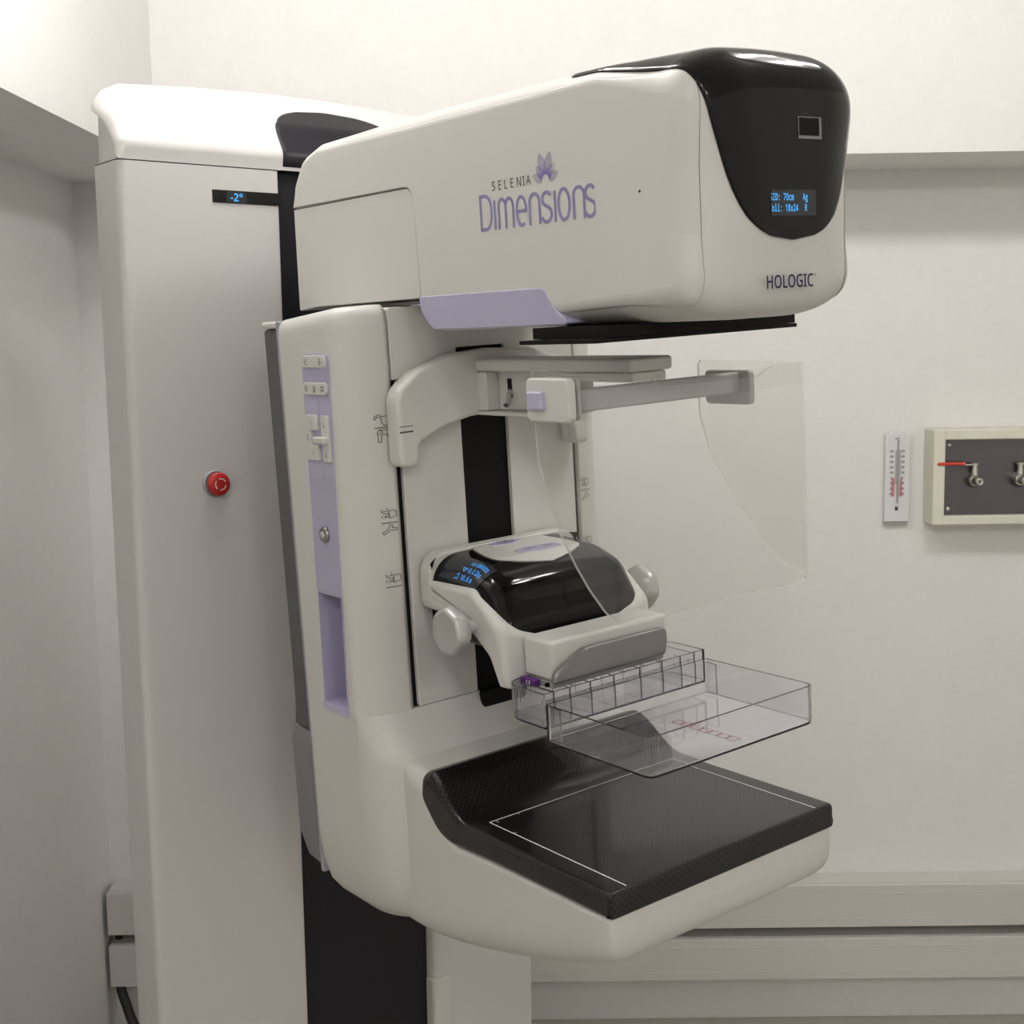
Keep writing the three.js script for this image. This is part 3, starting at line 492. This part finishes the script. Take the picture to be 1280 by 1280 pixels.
{
  // black visor: wraps from the front face up over the top
  const P = headBody.P, ids = []; P.forEach((p, i) => { if (p[1] > 0.6318 && p[0] > -0.075) ids.push(i); });
  const key = (i) => (P[i][0] > 0.06 ? P[i][1] : 0.8 + (0.06 - P[i][0])); ids.sort((a, b) => key(a) - key(b));
  const tbl = [[0, 0.002], [0.0015, 0.02], [0.004, 0.031], [0.008, 0.0415], [0.014, 0.0515], [0.022, 0.0605], [0.032, 0.068], [0.045, 0.0755], [0.06, 0.082], [0.075, 0.0872], [0.09, 0.0925], [0.108, 0.099], [0.132, 0.1075], [0.153, 0.1135], [0.168, 0.1155], [0.2, 0.114], [0.23, 0.111], [0.27, 0.108], [0.4, 0.106]];
  const half = (i) => { const k = key(i) - key(ids[0]); for (let a = 1; a < tbl.length; a++) if (k <= tbl[a][0]) { const [x0, y0] = tbl[a - 1], [x1, y1] = tbl[a]; return y0 + (y1 - y0) * Math.max(0, (k - x0) / (x1 - x0)); } return 0.106; };
  mesh('visor', skin(headBody, ids, (t, i) => -half(i), (t, i) => half(i), 0.0022, 40), M.gloss, head);
  const near = (y) => ids.reduce((b, i) => (P[i][0] > 0.06 && Math.abs(P[i][1] - y) < Math.abs(P[b][1] - y) ? i : b), ids[0]);
  const patch = (y0, y1, x0, x1, lift) => sheet((u, v) => { const y = y0 + (y1 - y0) * v, i = near(y); const [q] = headBody.at(i, x0 + (x1 - x0) * u, lift); q[1] = y; return q; }, 10, 10);
  mesh('head_display', patch(0.6535, 0.677, -0.031, 0.031, 0.0027), screen(0.062, 0.0235, (g, W, H) => {
    g.fillStyle = '#0b0d12'; g.fillRect(0, 0, W, H); g.fillStyle = '#3fb4ff'; g.font = 'bold ' + H * 0.36 + 'px monospace'; g.scale(0.72, 1); W /= 0.72;
    g.fillText('SID: 70cm', -W * 0.03, H * 0.4); g.fillText('Coll: 18x24', -W * 0.05, H * 0.82); g.fillText('Ag', W * 0.7, H * 0.4); g.fillText('R', W * 0.74, H * 0.82);
  }, 9000), head);
  mesh('sensor_bezel', patch(0.7235, 0.7435, 0.008, 0.041, 0.0028), M.gray, head);
  mesh('sensor_window', patch(0.7265, 0.7425, 0.009, 0.037, 0.0034), M.black, head);
  const word = patch(0.584, 0.603, -0.0372, 0.0345, 0.0004);
  mesh('maker_lettering', word, ink(print(0.0717, 0.019, (g, W, H) => { g.fillStyle = '#14104a'; g.font = H * 0.86 + 'px sans-serif'; const m = g.measureText('HOLOGIC').width, k = W * 0.93 / m; g.save(); g.scale(k, 1); g.fillText('HOLOGIC', 0, H * 0.8); g.lineWidth = H * 0.03; g.strokeStyle = '#14104a'; g.strokeText('HOLOGIC', 0, H * 0.8); g.restore(); g.lineWidth = H * 0.02; g.beginPath(); g.arc(W * 0.965, H * 0.24, H * 0.07, 0, 7); g.stroke(); }, 9000)), head);
}
{
  // lavender accent along the lower left edge
  const line = rounded([[-0.3535, 0.602], [-0.122, 0.602, 0.012], [-0.106, 0.58, 0.03], [-0.08, 0.5635, 0.012], [-0.33, 0.5635, 0.02], [-0.351, 0.585, 0.02]], 8);
  mesh('accent_panel', sideSlab(line, -0.1178, -0.09, 0.0012), M.lav, head);
}
mesh('collimator_rail', box(-0.146, 0.142, 0.5455, 0.5495, -0.13, -0.012), M.black, head);
mesh('collimator_rail', box(-0.128, 0.139, 0.55, 0.5615, -0.13, -0.012), M.black, head);
mesh('screw_hole', new THREE.CylinderGeometry(0.0012, 0.0012, 0.002, 12).rotateZ(Math.PI / 2).translate(-0.1164, 0.6835, 0.0275), M.black, head);
{
  // product lettering with its flower on the left side panel
  const w = 0.192, h = 0.090;
  const tex = print(w, h, (g, W, H) => {
    const s = W / 192; g.translate(0, 12 * s); g.lineCap = 'butt'; g.lineJoin = 'round'; g.strokeStyle = '#8681ad'; g.lineWidth = 3.5 * s;
    const B = 62, X = 33;          // base line, x-height top
    const arc = (cx, cy, rx, ry, a0, a1, ccw = false) => { g.ellipse(cx * s, cy * s, rx * s, ry * s, 0, a0, a1, ccw); };
    const path = (f) => { g.beginPath(); f(); g.stroke(); }, mv = (x, y) => g.moveTo(x * s, y * s), ln = (x, y) => g.lineTo(x * s, y * s);
    path(() => { mv(5, B); ln(5, 27); ln(13, 27); g.quadraticCurveTo(24 * s, 28 * s, 24 * s, 45 * s); g.quadraticCurveTo(24 * s, B * s, 12 * s, B * s); g.closePath(); });
    const i = (x, t = X) => path(() => { mv(x, B + 1.5); ln(x, t); });
    const n = (x, wd) => path(() => { mv(x, B + 1.5); ln(x, 41); arc(x + wd / 2, 41, wd / 2, 8, Math.PI, 2 * Math.PI); ln(x + wd, B + 1.5); });
    i(30); n(37, 12); n(49, 13); 
    path(() => { mv(68, 48); ln(84, 48); arc(76, 48, 8, 14.5, 0, -Math.PI * 1.68 , true); });
    n(90, 16);
    const sss = (x) => path(() => { mv(x + 14, 37); g.bezierCurveTo((x + 12) * s, 31 * s, (x + 1) * s, 32 * s, (x + 1) * s, 40 * s); g.bezierCurveTo((x + 1) * s, 48 * s, (x + 15) * s, 46 * s, (x + 15) * s, 54 * s); g.bezierCurveTo((x + 15) * s, 65 * s, (x + 1) * s, 64 * s, x * s, 57 * s); });
    sss(110); i(131); path(() => { arc(145, 47.5, 8.5, 15, 0, 7); }); n(160, 16); sss(178 - 1);
    g.fillStyle = '#4a463f'; g.font = 13.5 * s + 'px sans-serif'; let x = 27; for (const ch of 'SELENIA') { g.fillText(ch, x * s, 23 * s); x += ch === 'I' ? 6.2 : 10.6; }
    const petal = (cx, cy, ang, len, wd, col) => { g.save(); g.translate(cx * s, cy * s); g.rotate(ang); g.beginPath(); g.moveTo(0, 0); g.quadraticCurveTo(wd * s, -len * 0.55 * s, 0, -len * s); g.quadraticCurveTo(-wd * s, -len * 0.55 * s, 0, 0); g.fillStyle = col; g.fill(); g.restore(); };
    const fx = 118, fy = 22;
    for (const a of [-1.25, -0.75, 0.75, 1.25]) petal(fx, fy, a, 22, 10, 'rgba(150,142,180,0.35)');
    for (const a of [-0.3, 0.3]) petal(fx, fy, a, 30, 13, 'rgba(150,142,186,0.38)');
    for (const a of [-0.95, -0.33, 0.33, 0.95]) petal(fx, fy, a, 12.5, 6, 'rgba(112,104,170,0.9)');
    g.globalCompositeOperation = 'destination-out'; g.beginPath(); g.ellipse(fx * s, (fy + 1) * s, 6 * s, 7.5 * s, 0, 0, 7); g.fill();
  }, 5000);
  mesh('product_lettering', new THREE.PlaneGeometry(w, h).rotateY(-Math.PI / 2).translate(-0.11725, 0.6965, -0.1315), ink(tex), head);
}

// --- detector housing with its carbon plate
{
  const W = 0.1715;
  const st = [[-0.0015, 0.1595, -0.0285, -0.05, 0.02], [-0.0022, 0.1655, -0.0285, -0.066, 0.024], [-0.0055, 0.169, -0.0285, -0.0765, 0.028], [-0.012, 0.1705, -0.0285, -0.083, 0.03], [-0.022, W, -0.0285, -0.0885, 0.033], [-0.06, W, -0.0285, -0.105, 0.04], [-0.12, W, -0.0285, -0.128, 0.046], [-0.2, W, -0.0295, -0.152, 0.05], [-0.27, W, -0.033, -0.169, 0.052], [-0.3, W, -0.025, -0.175, 0.052], [-0.318, W, 0.0, -0.178, 0.052], [-0.333, W, 0.028, -0.18, 0.052], [-0.345, W, 0.0375, -0.182, 0.052], [-0.372, W, 0.047, -0.184, 0.052], [-0.39, W, 0.0485, -0.184, 0.052], [-0.44, W, 0.0485, -0.184, 0.052]];
  const sections = st.map(([z, w, y1, y0, r]) => rounded([[-w, -y1, z < -0.33 ? 0.022 : 0.006], [w, -y1, z < -0.33 ? 0.022 : 0.006], [w, -y0, r], [-w, -y0, r]], 8)); // (x, -y) outlines stacked along z
  const house = { geo: loft(sections, st.map((q) => q[0]), true) };
  house.geo.rotateX(Math.PI / 2);      // stack axis y -> z, outline z -> -y
  const housing = armPart('detector_housing', house.geo, M.white);
  // carbon plate: flat in front, sweeping up to the arm at the back
  const up = rounded([[0.0, -0.0278, 0.002, 0.006], [0.0, 0.0, 0.0065, 0.006], [-0.264, 0.0, 0.06, 0.007], [-0.305, 0.035, 0.03, 0.012], [-0.323, 0.0455, 0.008, 0.016], [-0.345, 0.0385, 0.008, 0.02], [-0.345, 0.005, 0.03, 0.012], [-0.3, -0.0335, 0.06, 0.008], [-0.2, -0.0285, 0.05, 0.006]], 10);
  const plate = body(up, W + 0.001, { step: 0.006 });
  mesh('carbon_plate', plate.geo, M.carbon, housing);
  const ln = (x0, x1, z0, z1) => box(Math.min(x0, x1), Math.max(x0, x1), 0.0001, 0.00045, Math.min(z0, z1), Math.max(z0, z1));
  const e = 0.00065, bz = -0.2385;
  mesh('field_outline', mergeGeometries([ln(-0.145 - e, -0.145 + e, bz, -0.005), ln(0.145 - e, 0.145 + e, bz, -0.005), ln(-0.145, 0.145, bz - e, bz + e), ...[-1, 1].flatMap((s) => [ln(s * 0.137 - e / 2, s * 0.137 + e / 2, bz, bz + 0.007), ln(s * 0.105 - e / 2, s * 0.105 + e / 2, bz, bz + 0.004), ln(s * 0.145, s * 0.141, bz + 0.045, bz + 0.0455)])]), M.line, housing);
}

// --- bracket that carries the face shield
{
  const top = [[-0.147, 0.492, 0.03], [-0.115, 0.5165, 0.04], [-0.06, 0.532, 0.05], [0, 0.536, 0.05], [0.06, 0.532, 0.05], [0.115, 0.5165, 0.04], [0.147, 0.492, 0.03]];
  const out = rounded([[-0.147, 0.403, 0.01], ...top, [0.147, 0.403, 0.01], [0.1205, 0.403, 0.01], [0.119, 0.43, 0.014], [0.08, 0.4465, 0.04], [0.04, 0.4545, 0.04], [0, 0.457, 0.05], [-0.04, 0.4545, 0.04], [-0.08, 0.4465, 0.04], [-0.119, 0.43, 0.014], [-0.1205, 0.403, 0.01]], 6);
  const br = armPart('shield_bracket', slab(out, -0.3995, -0.37, 0.006, [], 4), M.white);
  mesh('beam_top', rbox(-0.031, 0.031, 0.5085, 0.5235, -0.3755, -0.09, 0.004, 3), M.white, br);
  mesh('beam_nose', rbox(-0.024, 0.024, 0.4975, 0.508, -0.19, -0.094, 0.002, 2), M.white, br);
  mesh('beam_cheek', rbox(-0.03, 0.03, 0.4605, 0.508, -0.3755, -0.352, 0.002, 2), M.white, br);
  mesh('beam_lip', rbox(-0.032, 0.032, 0.4555, 0.4602, -0.372, -0.235, 0.002, 2), M.white, br);
  mesh('beam_core', rbox(-0.012, 0.012, 0.4605, 0.508, -0.3515, -0.2, 0.002, 2), M.white, br);
  mesh('lever_slot', box(-0.0135, -0.0115, 0.476, 0.499, -0.331, -0.324), M.black, br);
  mesh('release_lever', tube([V(-0.012, 0.484, -0.327), V(-0.018, 0.481, -0.323), V(-0.025, 0.473, -0.315), V(-0.034, 0.4685, -0.309)], 0.0032, 16, 10), M.knob, br);
  for (const s of [-1, 1]) { mesh('index_line', box(s * 0.137 - 0.0095, s * 0.137 + 0.0095, 0.4515, 0.4525, -0.37, -0.3696), M.grayDark, br); mesh('index_line', box(s * 0.137 - 0.0095, s * 0.137 + 0.0095, 0.4445, 0.4463, -0.37, -0.3696), M.mark, br); }
}

// --- compression device
{
  const Wd = 0.1165;
  const white = body(rounded([[-0.395, 0.262, 0.003, 0.006], [-0.29, 0.262, 0.02, 0.008], [-0.262, 0.243, 0.03, 0.008], [-0.233, 0.222, 0.02, 0.012], [-0.229, 0.152, 0.004, 0.01], [-0.2455, 0.152, 0.006, 0.008], [-0.262, 0.185, 0.02, 0.008], [-0.3, 0.212, 0.03, 0.008], [-0.345, 0.222, 0.03, 0.008], [-0.395, 0.225, 0.004, 0.008]], 6), Wd, { step: 0.006, crown: (x, z, y) => (z > -0.3 && y > 0.2 ? -0.022 * (1 - Math.min(1, Math.abs(x) / 0.1) ** 3) * Math.min(1, (z + 0.3) / 0.05) * Math.min(1, (y - 0.2) / 0.02) : 0) });
  const dev = armPart('compression_device', white.geo, M.white);
  const domeBody = body(rounded([[-0.377, 0.28, 0, 0.0005, 0.036], [-0.377, 0.2885, 0, 0.0005, 0.036], [-0.3768, 0.2886, 0, 0.036, 0.036], [-0.3, 0.284, 0.03, 0.04], [-0.262, 0.268, 0.04, 0.036], [-0.237, 0.225, 0.02, 0.03], [-0.237, 0.19, 0.004, 0.02], [-0.377, 0.19, 0, 0.0005, 0.03]], 8), 0.1135, { step: 0.005, bev: 10, crown: (x, z, y) => (y > 0.25 ? 0.004 * (1 - (x / 0.1135) ** 2) : 0) });
  mesh('back_frame', slab(rounded([[-0.117, 0.23, 0.006], [0.117, 0.23, 0.006], [0.117, 0.2945, 0.04], [-0.117, 0.2945, 0.04]], 10), -0.3955, -0.372, 0.003), M.white, dev);
  mesh('dome', domeBody.geo, M.gloss, dev);
  {
    const P = domeBody.P, ids = []; P.forEach((p, i) => { if (p[1] > 0.274 && p[0] > -0.3768) ids.push(i); }); ids.sort((a, b) => P[a][0] - P[b][0]);
    const w = (t) => 0.052 + 0.012 * Math.sin(Math.PI * Math.min(1, t * 1.1)) - (t > 0.8 ? 0.05 * ((t - 0.8) / 0.2) ** 2 : 0);
    mesh('top_plate', skin(domeBody, ids, (t) => -w(t), (t) => w(t), 0.0018, 24), M.white, dev);
    const pad = (z0, z1, x0, x1, lift) => { const at = (z) => { let b = ids[0]; for (const i of ids) if (Math.abs(P[i][0] - z) < Math.abs(P[b][0] - z)) b = i; return b; }; const nu = 16; const sel = Array.from({ length: 9 }, (_, k) => at(z0 + (z1 - z0) * k / 8)).filter((v, i, a) => !i || v !== a[i - 1]); return skin(domeBody, sel, (t) => x0 + (x1 - x0) * 0.5 * (1 - Math.sqrt(Math.max(0, 1 - (2 * t - 1) ** 4)) * 0.98), (t) => x1 - (x1 - x0) * 0.5 * (1 - Math.sqrt(Math.max(0, 1 - (2 * t - 1) ** 4)) * 0.98), lift, nu); };
    mesh('touch_button', pad(-0.372, -0.352, -0.03, 0.016, 0.0026), M.lavButton, dev);
    mesh('touch_button', pad(-0.326, -0.3, -0.03, 0.038, 0.0026), M.lavButton, dev);
    const sym = (z, x, w) => mesh('button_symbol', new THREE.PlaneGeometry(w, w * 0.5).rotateX(-Math.PI / 2).rotateX(0.05).translate(x, 0.0, z), ink(print(0.02, 0.01, (g, W, H) => { g.strokeStyle = '#4b4660'; g.lineWidth = H * 0.07; g.strokeRect(W * 0.1, H * 0.2, W * 0.35, H * 0.5); g.beginPath(); g.ellipse(W * 0.65, H * 0.5, W * 0.2, H * 0.3, 0, 0, 7); g.stroke(); g.beginPath(); g.moveTo(W * 0.05, H * 0.85); g.lineTo(W * 0.9, H * 0.8); g.stroke(); }, 9000)), dev);
    const topY = (z) => { let b = ids[0]; for (const i of ids) if (Math.abs(P[i][0] - z) < Math.abs(P[b][0] - z)) b = i; return domeBody.at(b, 0, 0.0034)[0][1]; };
    for (const [z, x, w] of [[-0.362, -0.007, 0.03], [-0.313, -0.008, 0.022], [-0.313, 0.02, 0.018]]) sym(z, x, w).position.y = topY(z);
    // read-out on the left shoulder of the dome
    const shoulder = (z0, z1, a0, a1, lift) => sheet((u, v) => { const z = z0 + (z1 - z0) * u; let b = ids[0]; P.forEach((p, i) => { if (p[1] > 0.235 && Math.abs(p[0] - z) < Math.abs(P[b][0] - z)) b = i; }); const r = P[b][3], l = -(0.1135 - r + r * (a1 + (a0 - a1) * v)); return domeBody.at(b, l, lift)[0]; }, 16, 12);
    mesh('readout_display', shoulder(-0.362, -0.282, 0.12, 1.1, 0.0006), screen(0.08, 0.035, (g, W, H) => {
      g.fillStyle = '#16161a'; g.fillRect(0, 0, W, H); g.fillStyle = g.strokeStyle = '#3f9df5'; g.font = 'bold ' + H * 0.23 + 'px monospace'; g.lineWidth = H * 0.025; g.save(); g.scale(0.8, 1); W /= 0.8;
      g.fillText('000000', W * 0.62, H * 0.34); g.fillText('0.0 lbs', W * 0.56, H * 0.61); g.fillText('10.6 cm', W * 0.48, H * 0.88); g.restore(); W *= 0.8;
      g.strokeRect(W * 0.5, H * 0.22, W * 0.08, H * 0.08); g.beginPath(); g.moveTo(W * 0.42, H * 0.48); g.lineTo(W * 0.52, H * 0.48); g.lineTo(W * 0.47, H * 0.6); g.closePath(); g.stroke(); g.beginPath(); g.moveTo(W * 0.34, H * 0.88); g.lineTo(W * 0.42, H * 0.88); g.lineTo(W * 0.42, H * 0.7); g.lineTo(W * 0.37, H * 0.76); g.stroke();
    }, 6000), dev);
  }
  // knobs on both sides
  for (const s of [-1, 1]) {
    const n = 64, rows = [[0.006, 0.0], [0.0075, 0.002], [0.016, 0.006], [0.024, 0.010], [0.0285, 0.016], [0.0298, 0.022], [0.0285, 0.0275], [0.0262, 0.0305], [0.0232, 0.0312], [0.0222, 0.0298], [0, 0.0296]];
    const pos = [], idx = [], uv = [];
    rows.forEach(([r, h]) => { for (let k = 0; k <= n; k++) { const a = k / n * 2 * Math.PI, lob = r > 0.015 ? 1 - 0.055 * (0.5 - 0.5 * Math.cos(7 * a)) : 1; pos.push(s * (0.1265 + h), r * lob * Math.cos(a), r * lob * Math.sin(a)); uv.push(k / n, h * 10); } });
    for (let i = 0; i < rows.length - 1; i++) for (let k = 0; k < n; k++) { const a = i * (n + 1) + k, b = a + n + 1; s > 0 ? idx.push(a, a + 1, b, b, a + 1, b + 1) : idx.push(a, b, a + 1, b, b + 1, a + 1); }
    const k = mesh('knob', geom(pos, null, uv, idx), M.knob, dev); k.geometry.translate(0, 0.219, -0.287);
    mesh('knob_shaft', new THREE.CylinderGeometry(0.0075, 0.0075, 0.03, 20).rotateZ(Math.PI / 2).translate(s * 0.1225, 0.219, -0.287), M.bar, dev);
  }
  mesh('clamp_block', rbox(-0.09, 0.09, 0.1665, 0.2125, -0.2285, -0.178, 0.005, 4), M.white, dev);
  mesh('clamp_base', rbox(-0.086, 0.086, 0.1565, 0.166, -0.2285, -0.182, 0.002, 2), M.bar, dev);
  const hp = rounded([[-0.0955, 0.1675, 0.002], [0.0745, 0.1675, 0.004], [0.078, 0.182, 0.02], [0.0775, 0.2, 0.014], [-0.05, 0.2, 0.05], [-0.094, 0.178, 0.03]], 8);
  mesh('clamp_handle', slab(hp, -0.1745, -0.166, 0.002, [], 4), M.steel, dev);
  mesh('selector_slider', rbox(-0.0995, -0.0905, 0.1585, 0.1665, -0.226, -0.198, 0.0012, 2), M.purple, dev);
  mesh('slider_lettering', new THREE.PlaneGeometry(0.018, 0.0075).rotateY(-Math.PI / 2).translate(-0.0997, 0.1625, -0.2075), ink(print(0.018, 0.0075, (g, W, H) => { g.fillStyle = '#f0e8f4'; g.font = 'bold ' + H * 0.95 + 'px sans-serif'; g.fillText('I F', W * 0.15, H * 0.85); }, 16000)), dev);
  mesh('hinge_pin', new THREE.CylinderGeometry(0.0026, 0.0026, 0.004, 14).rotateZ(Math.PI / 2).translate(-0.0875, 0.161, -0.19), M.black, dev);
}

// ---------------------------------------------------------------- clear face shield (can be slid off its bracket)
function armThing(name, label, category, base) {
  const g = new THREE.Group(); g.name = numbered(name); g.rotation.order = 'YXZ'; g.rotation.set(0, TURN, TILT);
  const p = V(...base).applyAxisAngle(V(0, 0, 1), TILT).add(V(0, 1, 0)).applyAxisAngle(V(0, 1, 0), TURN).add(ORIGIN); g.position.copy(p); scene.add(g);
  const put = (n, geo, mat, parent = g) => mesh(n, geo.translate(-base[0], -base[1], -base[2]), mat, parent);
  return [tag(g, label, category), put];
}
{
  const [g, put] = armThing('face_shield', 'clear acrylic face shield bent round below the tube head', 'face shield', [0, 0.27, 0]);
  const path = rounded([[-0.131, -0.1335], [-0.142, 0, 0.008], [0.142, 0, 0.008], [0.131, -0.151]], 8).map((p) => [p[0], p[1]]);
  const pts = []; for (let i = 0; i < path.length - 1; i++) { const [a, b] = [path[i], path[i + 1]], d = Math.hypot(b[0] - a[0], b[1] - a[1]), n = Math.max(1, Math.round(d / 0.004)); for (let k = 0; k < n; k++) pts.push([a[0] + (b[0] - a[0]) * k / n, a[1] + (b[1] - a[1]) * k / n]); } pts.push(path[path.length - 1]);
  const interp = (tb, v) => { if (v <= tb[0][0]) return tb[0][1]; for (let i = 1; i < tb.length; i++) if (v <= tb[i][0]) { const t = (v - tb[i - 1][0]) / (tb[i][0] - tb[i - 1][0]); return tb[i - 1][1] + (tb[i][1] - tb[i - 1][1]) * t; } return tb[tb.length - 1][1]; };
  const smoothT = (tb, v) => { let s = 0; for (let k = -2; k <= 2; k++) s += interp(tb, v + k * 0.002); return s / 5; };
  const botL = [[-0.1335, 0.474], [-0.131, 0.43], [-0.1173, 0.389], [-0.0945, 0.348], [-0.07, 0.3185], [-0.0478, 0.297], [-0.0247, 0.28], [-0.01, 0.2735], [0, 0.2705]];
  const botR = [[-0.151, 0.45], [-0.1486, 0.44], [-0.1384, 0.408], [-0.1028, 0.3525], [-0.0675, 0.313], [-0.0329, 0.2828], [-0.0101, 0.2739], [0, 0.2685]];
  const ends = pts.map(([x, z]) => { const side = z < -0.006; const left = x < 0; const b = side ? interp(left ? botL : botR, z) : 0.2695 - x * 0.005; const tp = side ? (left ? interp([[-0.1335, 0.515], [-0.13, 0.5215], [-0.1, 0.5195], [0, 0.509]], z) : interp([[-0.151, 0.506], [-0.147, 0.511], [0, 0.5065]], z)) : smoothT([[-0.092, 0.5085], [-0.082, 0.506], [-0.076, 0.5025], [-0.066, 0.498], [0.062, 0.497], [0.072, 0.5005], [0.079, 0.5045], [0.09, 0.5075]], x); return [b, tp]; });
  const nor = pts.map((_, i) => { const a = pts[Math.max(0, i - 1)], b = pts[Math.min(pts.length - 1, i + 1)], l = Math.hypot(b[0] - a[0], b[1] - a[1]); return [-(b[1] - a[1]) / l, (b[0] - a[0]) / l]; });
  const th = 0.0028, n = pts.length, NV = 6;
  const face = (off, flip) => { const pos = [], uv = [], idx = []; for (let i = 0; i < n; i++) for (let k = 0; k <= NV; k++) { const t = k / NV; pos.push(pts[i][0] + nor[i][0] * off, ends[i][0] + (ends[i][1] - ends[i][0]) * t, pts[i][1] + nor[i][1] * off); uv.push(i / n, t); } for (let i = 0; i < n - 1; i++) for (let k = 0; k < NV; k++) { const a = i * (NV + 1) + k, b = a + NV + 1; flip ? idx.push(a, a + 1, b, b, a + 1, b + 1) : idx.push(a, b, a + 1, b, b + 1, a + 1); } return geom(pos, null, uv, idx); };
  put('pane', mergeGeometries([face(0, false), face(-th, true)]), M.pane);
  const loop = []; for (let i = 0; i < n; i++) loop.push([i, 0]); for (let k = 1; k <= NV; k++) loop.push([n - 1, k / NV]); for (let i = n - 2; i >= 0; i--) loop.push([i, 1]); for (let k = NV - 1; k >= 1; k--) loop.push([0, k / NV]);
  const pos = [], idx = [], uv = []; loop.forEach(([i, t]) => { for (const off of [0, -th]) { pos.push(pts[i][0] + nor[i][0] * off, ends[i][0] + (ends[i][1] - ends[i][0]) * t, pts[i][1] + nor[i][1] * off); uv.push(0, 0); } }); for (let k = 0; k < loop.length; k++) { const a = 2 * k, b = 2 * ((k + 1) % loop.length); idx.push(a, a + 1, b, b, a + 1, b + 1); }
  put('pane_edge', geom(pos, null, uv, idx), M.paneEdge);
  const clip = put('mounting_clip', sideSlab(rect(-0.115, -0.0475, 0.4685, 0.5125, 0.008), -0.1535, -0.1425, 0.0025), M.white);
  put('clip_backing', sideSlab(rect(-0.113, -0.056, 0.4685, 0.5125, 0.008), -0.1335, -0.1285, 0.002), M.white);
  put('release_button', rbox(-0.159, -0.151, 0.4805, 0.4995, -0.108, -0.084, 0.0025, 3), M.lavButton, clip);
  put('clip_plate', sideSlab(rect(-0.153, -0.082, 0.459, 0.4985, 0.007), 0.1415, 0.15, 0.002), M.bar);
  put('crossbar', rbox(-0.128, 0.142, 0.4725, 0.4965, -0.108, -0.0975, 0.003, 2), M.bar);
}
// ---------------------------------------------------------------- clear compression paddle under the clamp
{
  const [g, put] = armThing('compression_paddle', 'clear plastic compression paddle tray hanging above the black detector plate', 'paddle', [0, 0.1115, -0.1]);
  const w = 0.1245, zf = 0.0165, zb = -0.15, t = 0.0026;
  const tray = put('tray', upSlab(rounded([[-w, zf, 0.012], [w, zf, 0.012], [w, zb, 0.004], [-w, zb, 0.004]], 6), 0.114, 0.155, 0.0006, [rounded([[-w + t, zf - t, 0.0105], [w - t, zf - t, 0.0105], [w - t, zb + t, 0.004], [-w + t, zb + t, 0.004]], 6).reverse()]), M.clear);
  put('tray_floor', upSlab(rounded([[-w + 0.001, zf - 0.001, 0.012], [w - 0.001, zf - 0.001, 0.012], [w - 0.001, zb, 0.004], [-w + 0.001, zb, 0.004]], 6), 0.1113, 0.1137, 0.0006), M.clear);
  const rear = rounded([[-w, -0.1515, 0.002], [w, -0.1515, 0.002], [w, -0.226, 0.03], [-w, -0.226, 0.03]], 8), rearIn = rounded([[-w + t, -0.1515 - t, 0.002], [w - t, -0.1515 - t, 0.002], [w - t, -0.226 + t, 0.028], [-w + t, -0.226 + t, 0.028]], 8).reverse();
  put('rear_frame', upSlab(rear, 0.128, 0.1655, 0.0006, [rearIn]), M.clear);
  put('rear_floor', upSlab(rounded([[-w + 0.001, -0.1517, 0.002], [w - 0.001, -0.1517, 0.002], [w - 0.001, -0.225, 0.03], [-w + 0.001, -0.225, 0.03]], 8), 0.1255, 0.1277, 0.0005), M.clear);
  for (const x of [-0.108, -0.085, -0.055, -0.02, 0.02, 0.055, 0.085, 0.108]) { const z1 = Math.abs(x) > 0.1 ? -0.212 : -0.222; put('rib', Math.abs(x) > 0.1 ? rbox(x - 0.0011, x + 0.0011, 0.1282, 0.164, z1, -0.1545, 0.0004, 1) : slab([[0.1545, 0.1282], [-z1, 0.1282], [-z1, 0.154], [0.18, 0.154], [0.165, 0.164], [0.1545, 0.164]].map(([a, b]) => [-a, b]), -0.0011, 0.0011, 0).rotateY(-Math.PI / 2).translate(x, 0, 0), M.clear); }
  put('cross_rib', rbox(-0.115, 0.115, 0.1515, 0.1535, -0.1655, -0.1635, 0.0005, 1), M.clear);
  for (const s of [-1, 1]) put('corner_gusset', rbox(s * 0.119 - 0.0012, s * 0.119 + 0.0012, 0.116, 0.152, -0.146, -0.128, 0.0005, 1).rotateX(0), M.clear);
  const marks = ink(print(0.012 * 8, 0.014, (c, W, H) => { c.strokeStyle = '#a8484c'; c.lineWidth = H * 0.07; for (let k = 0; k < 7; k++) { const x = W * (0.02 + k * 0.136); c.beginPath(); c.roundRect(x, H * 0.08, W * 0.12, H * 0.84, H * 0.12); c.stroke(); c.fillStyle = '#a8484c'; c.beginPath(); c.arc(x + W * 0.06, H * 0.5, H * 0.05, 0, 7); c.fill(); } }, 9000));
  put('printed_field_marks', new THREE.PlaneGeometry(0.1, 0.014).rotateX(-Math.PI / 2).rotateY(-Math.PI / 2).translate(0.018, 0.11395, -0.048), marks);
}

scene.traverse((o) => { if (o.isLight) o.castShadow = true; });
renderer.render(scene, camera);
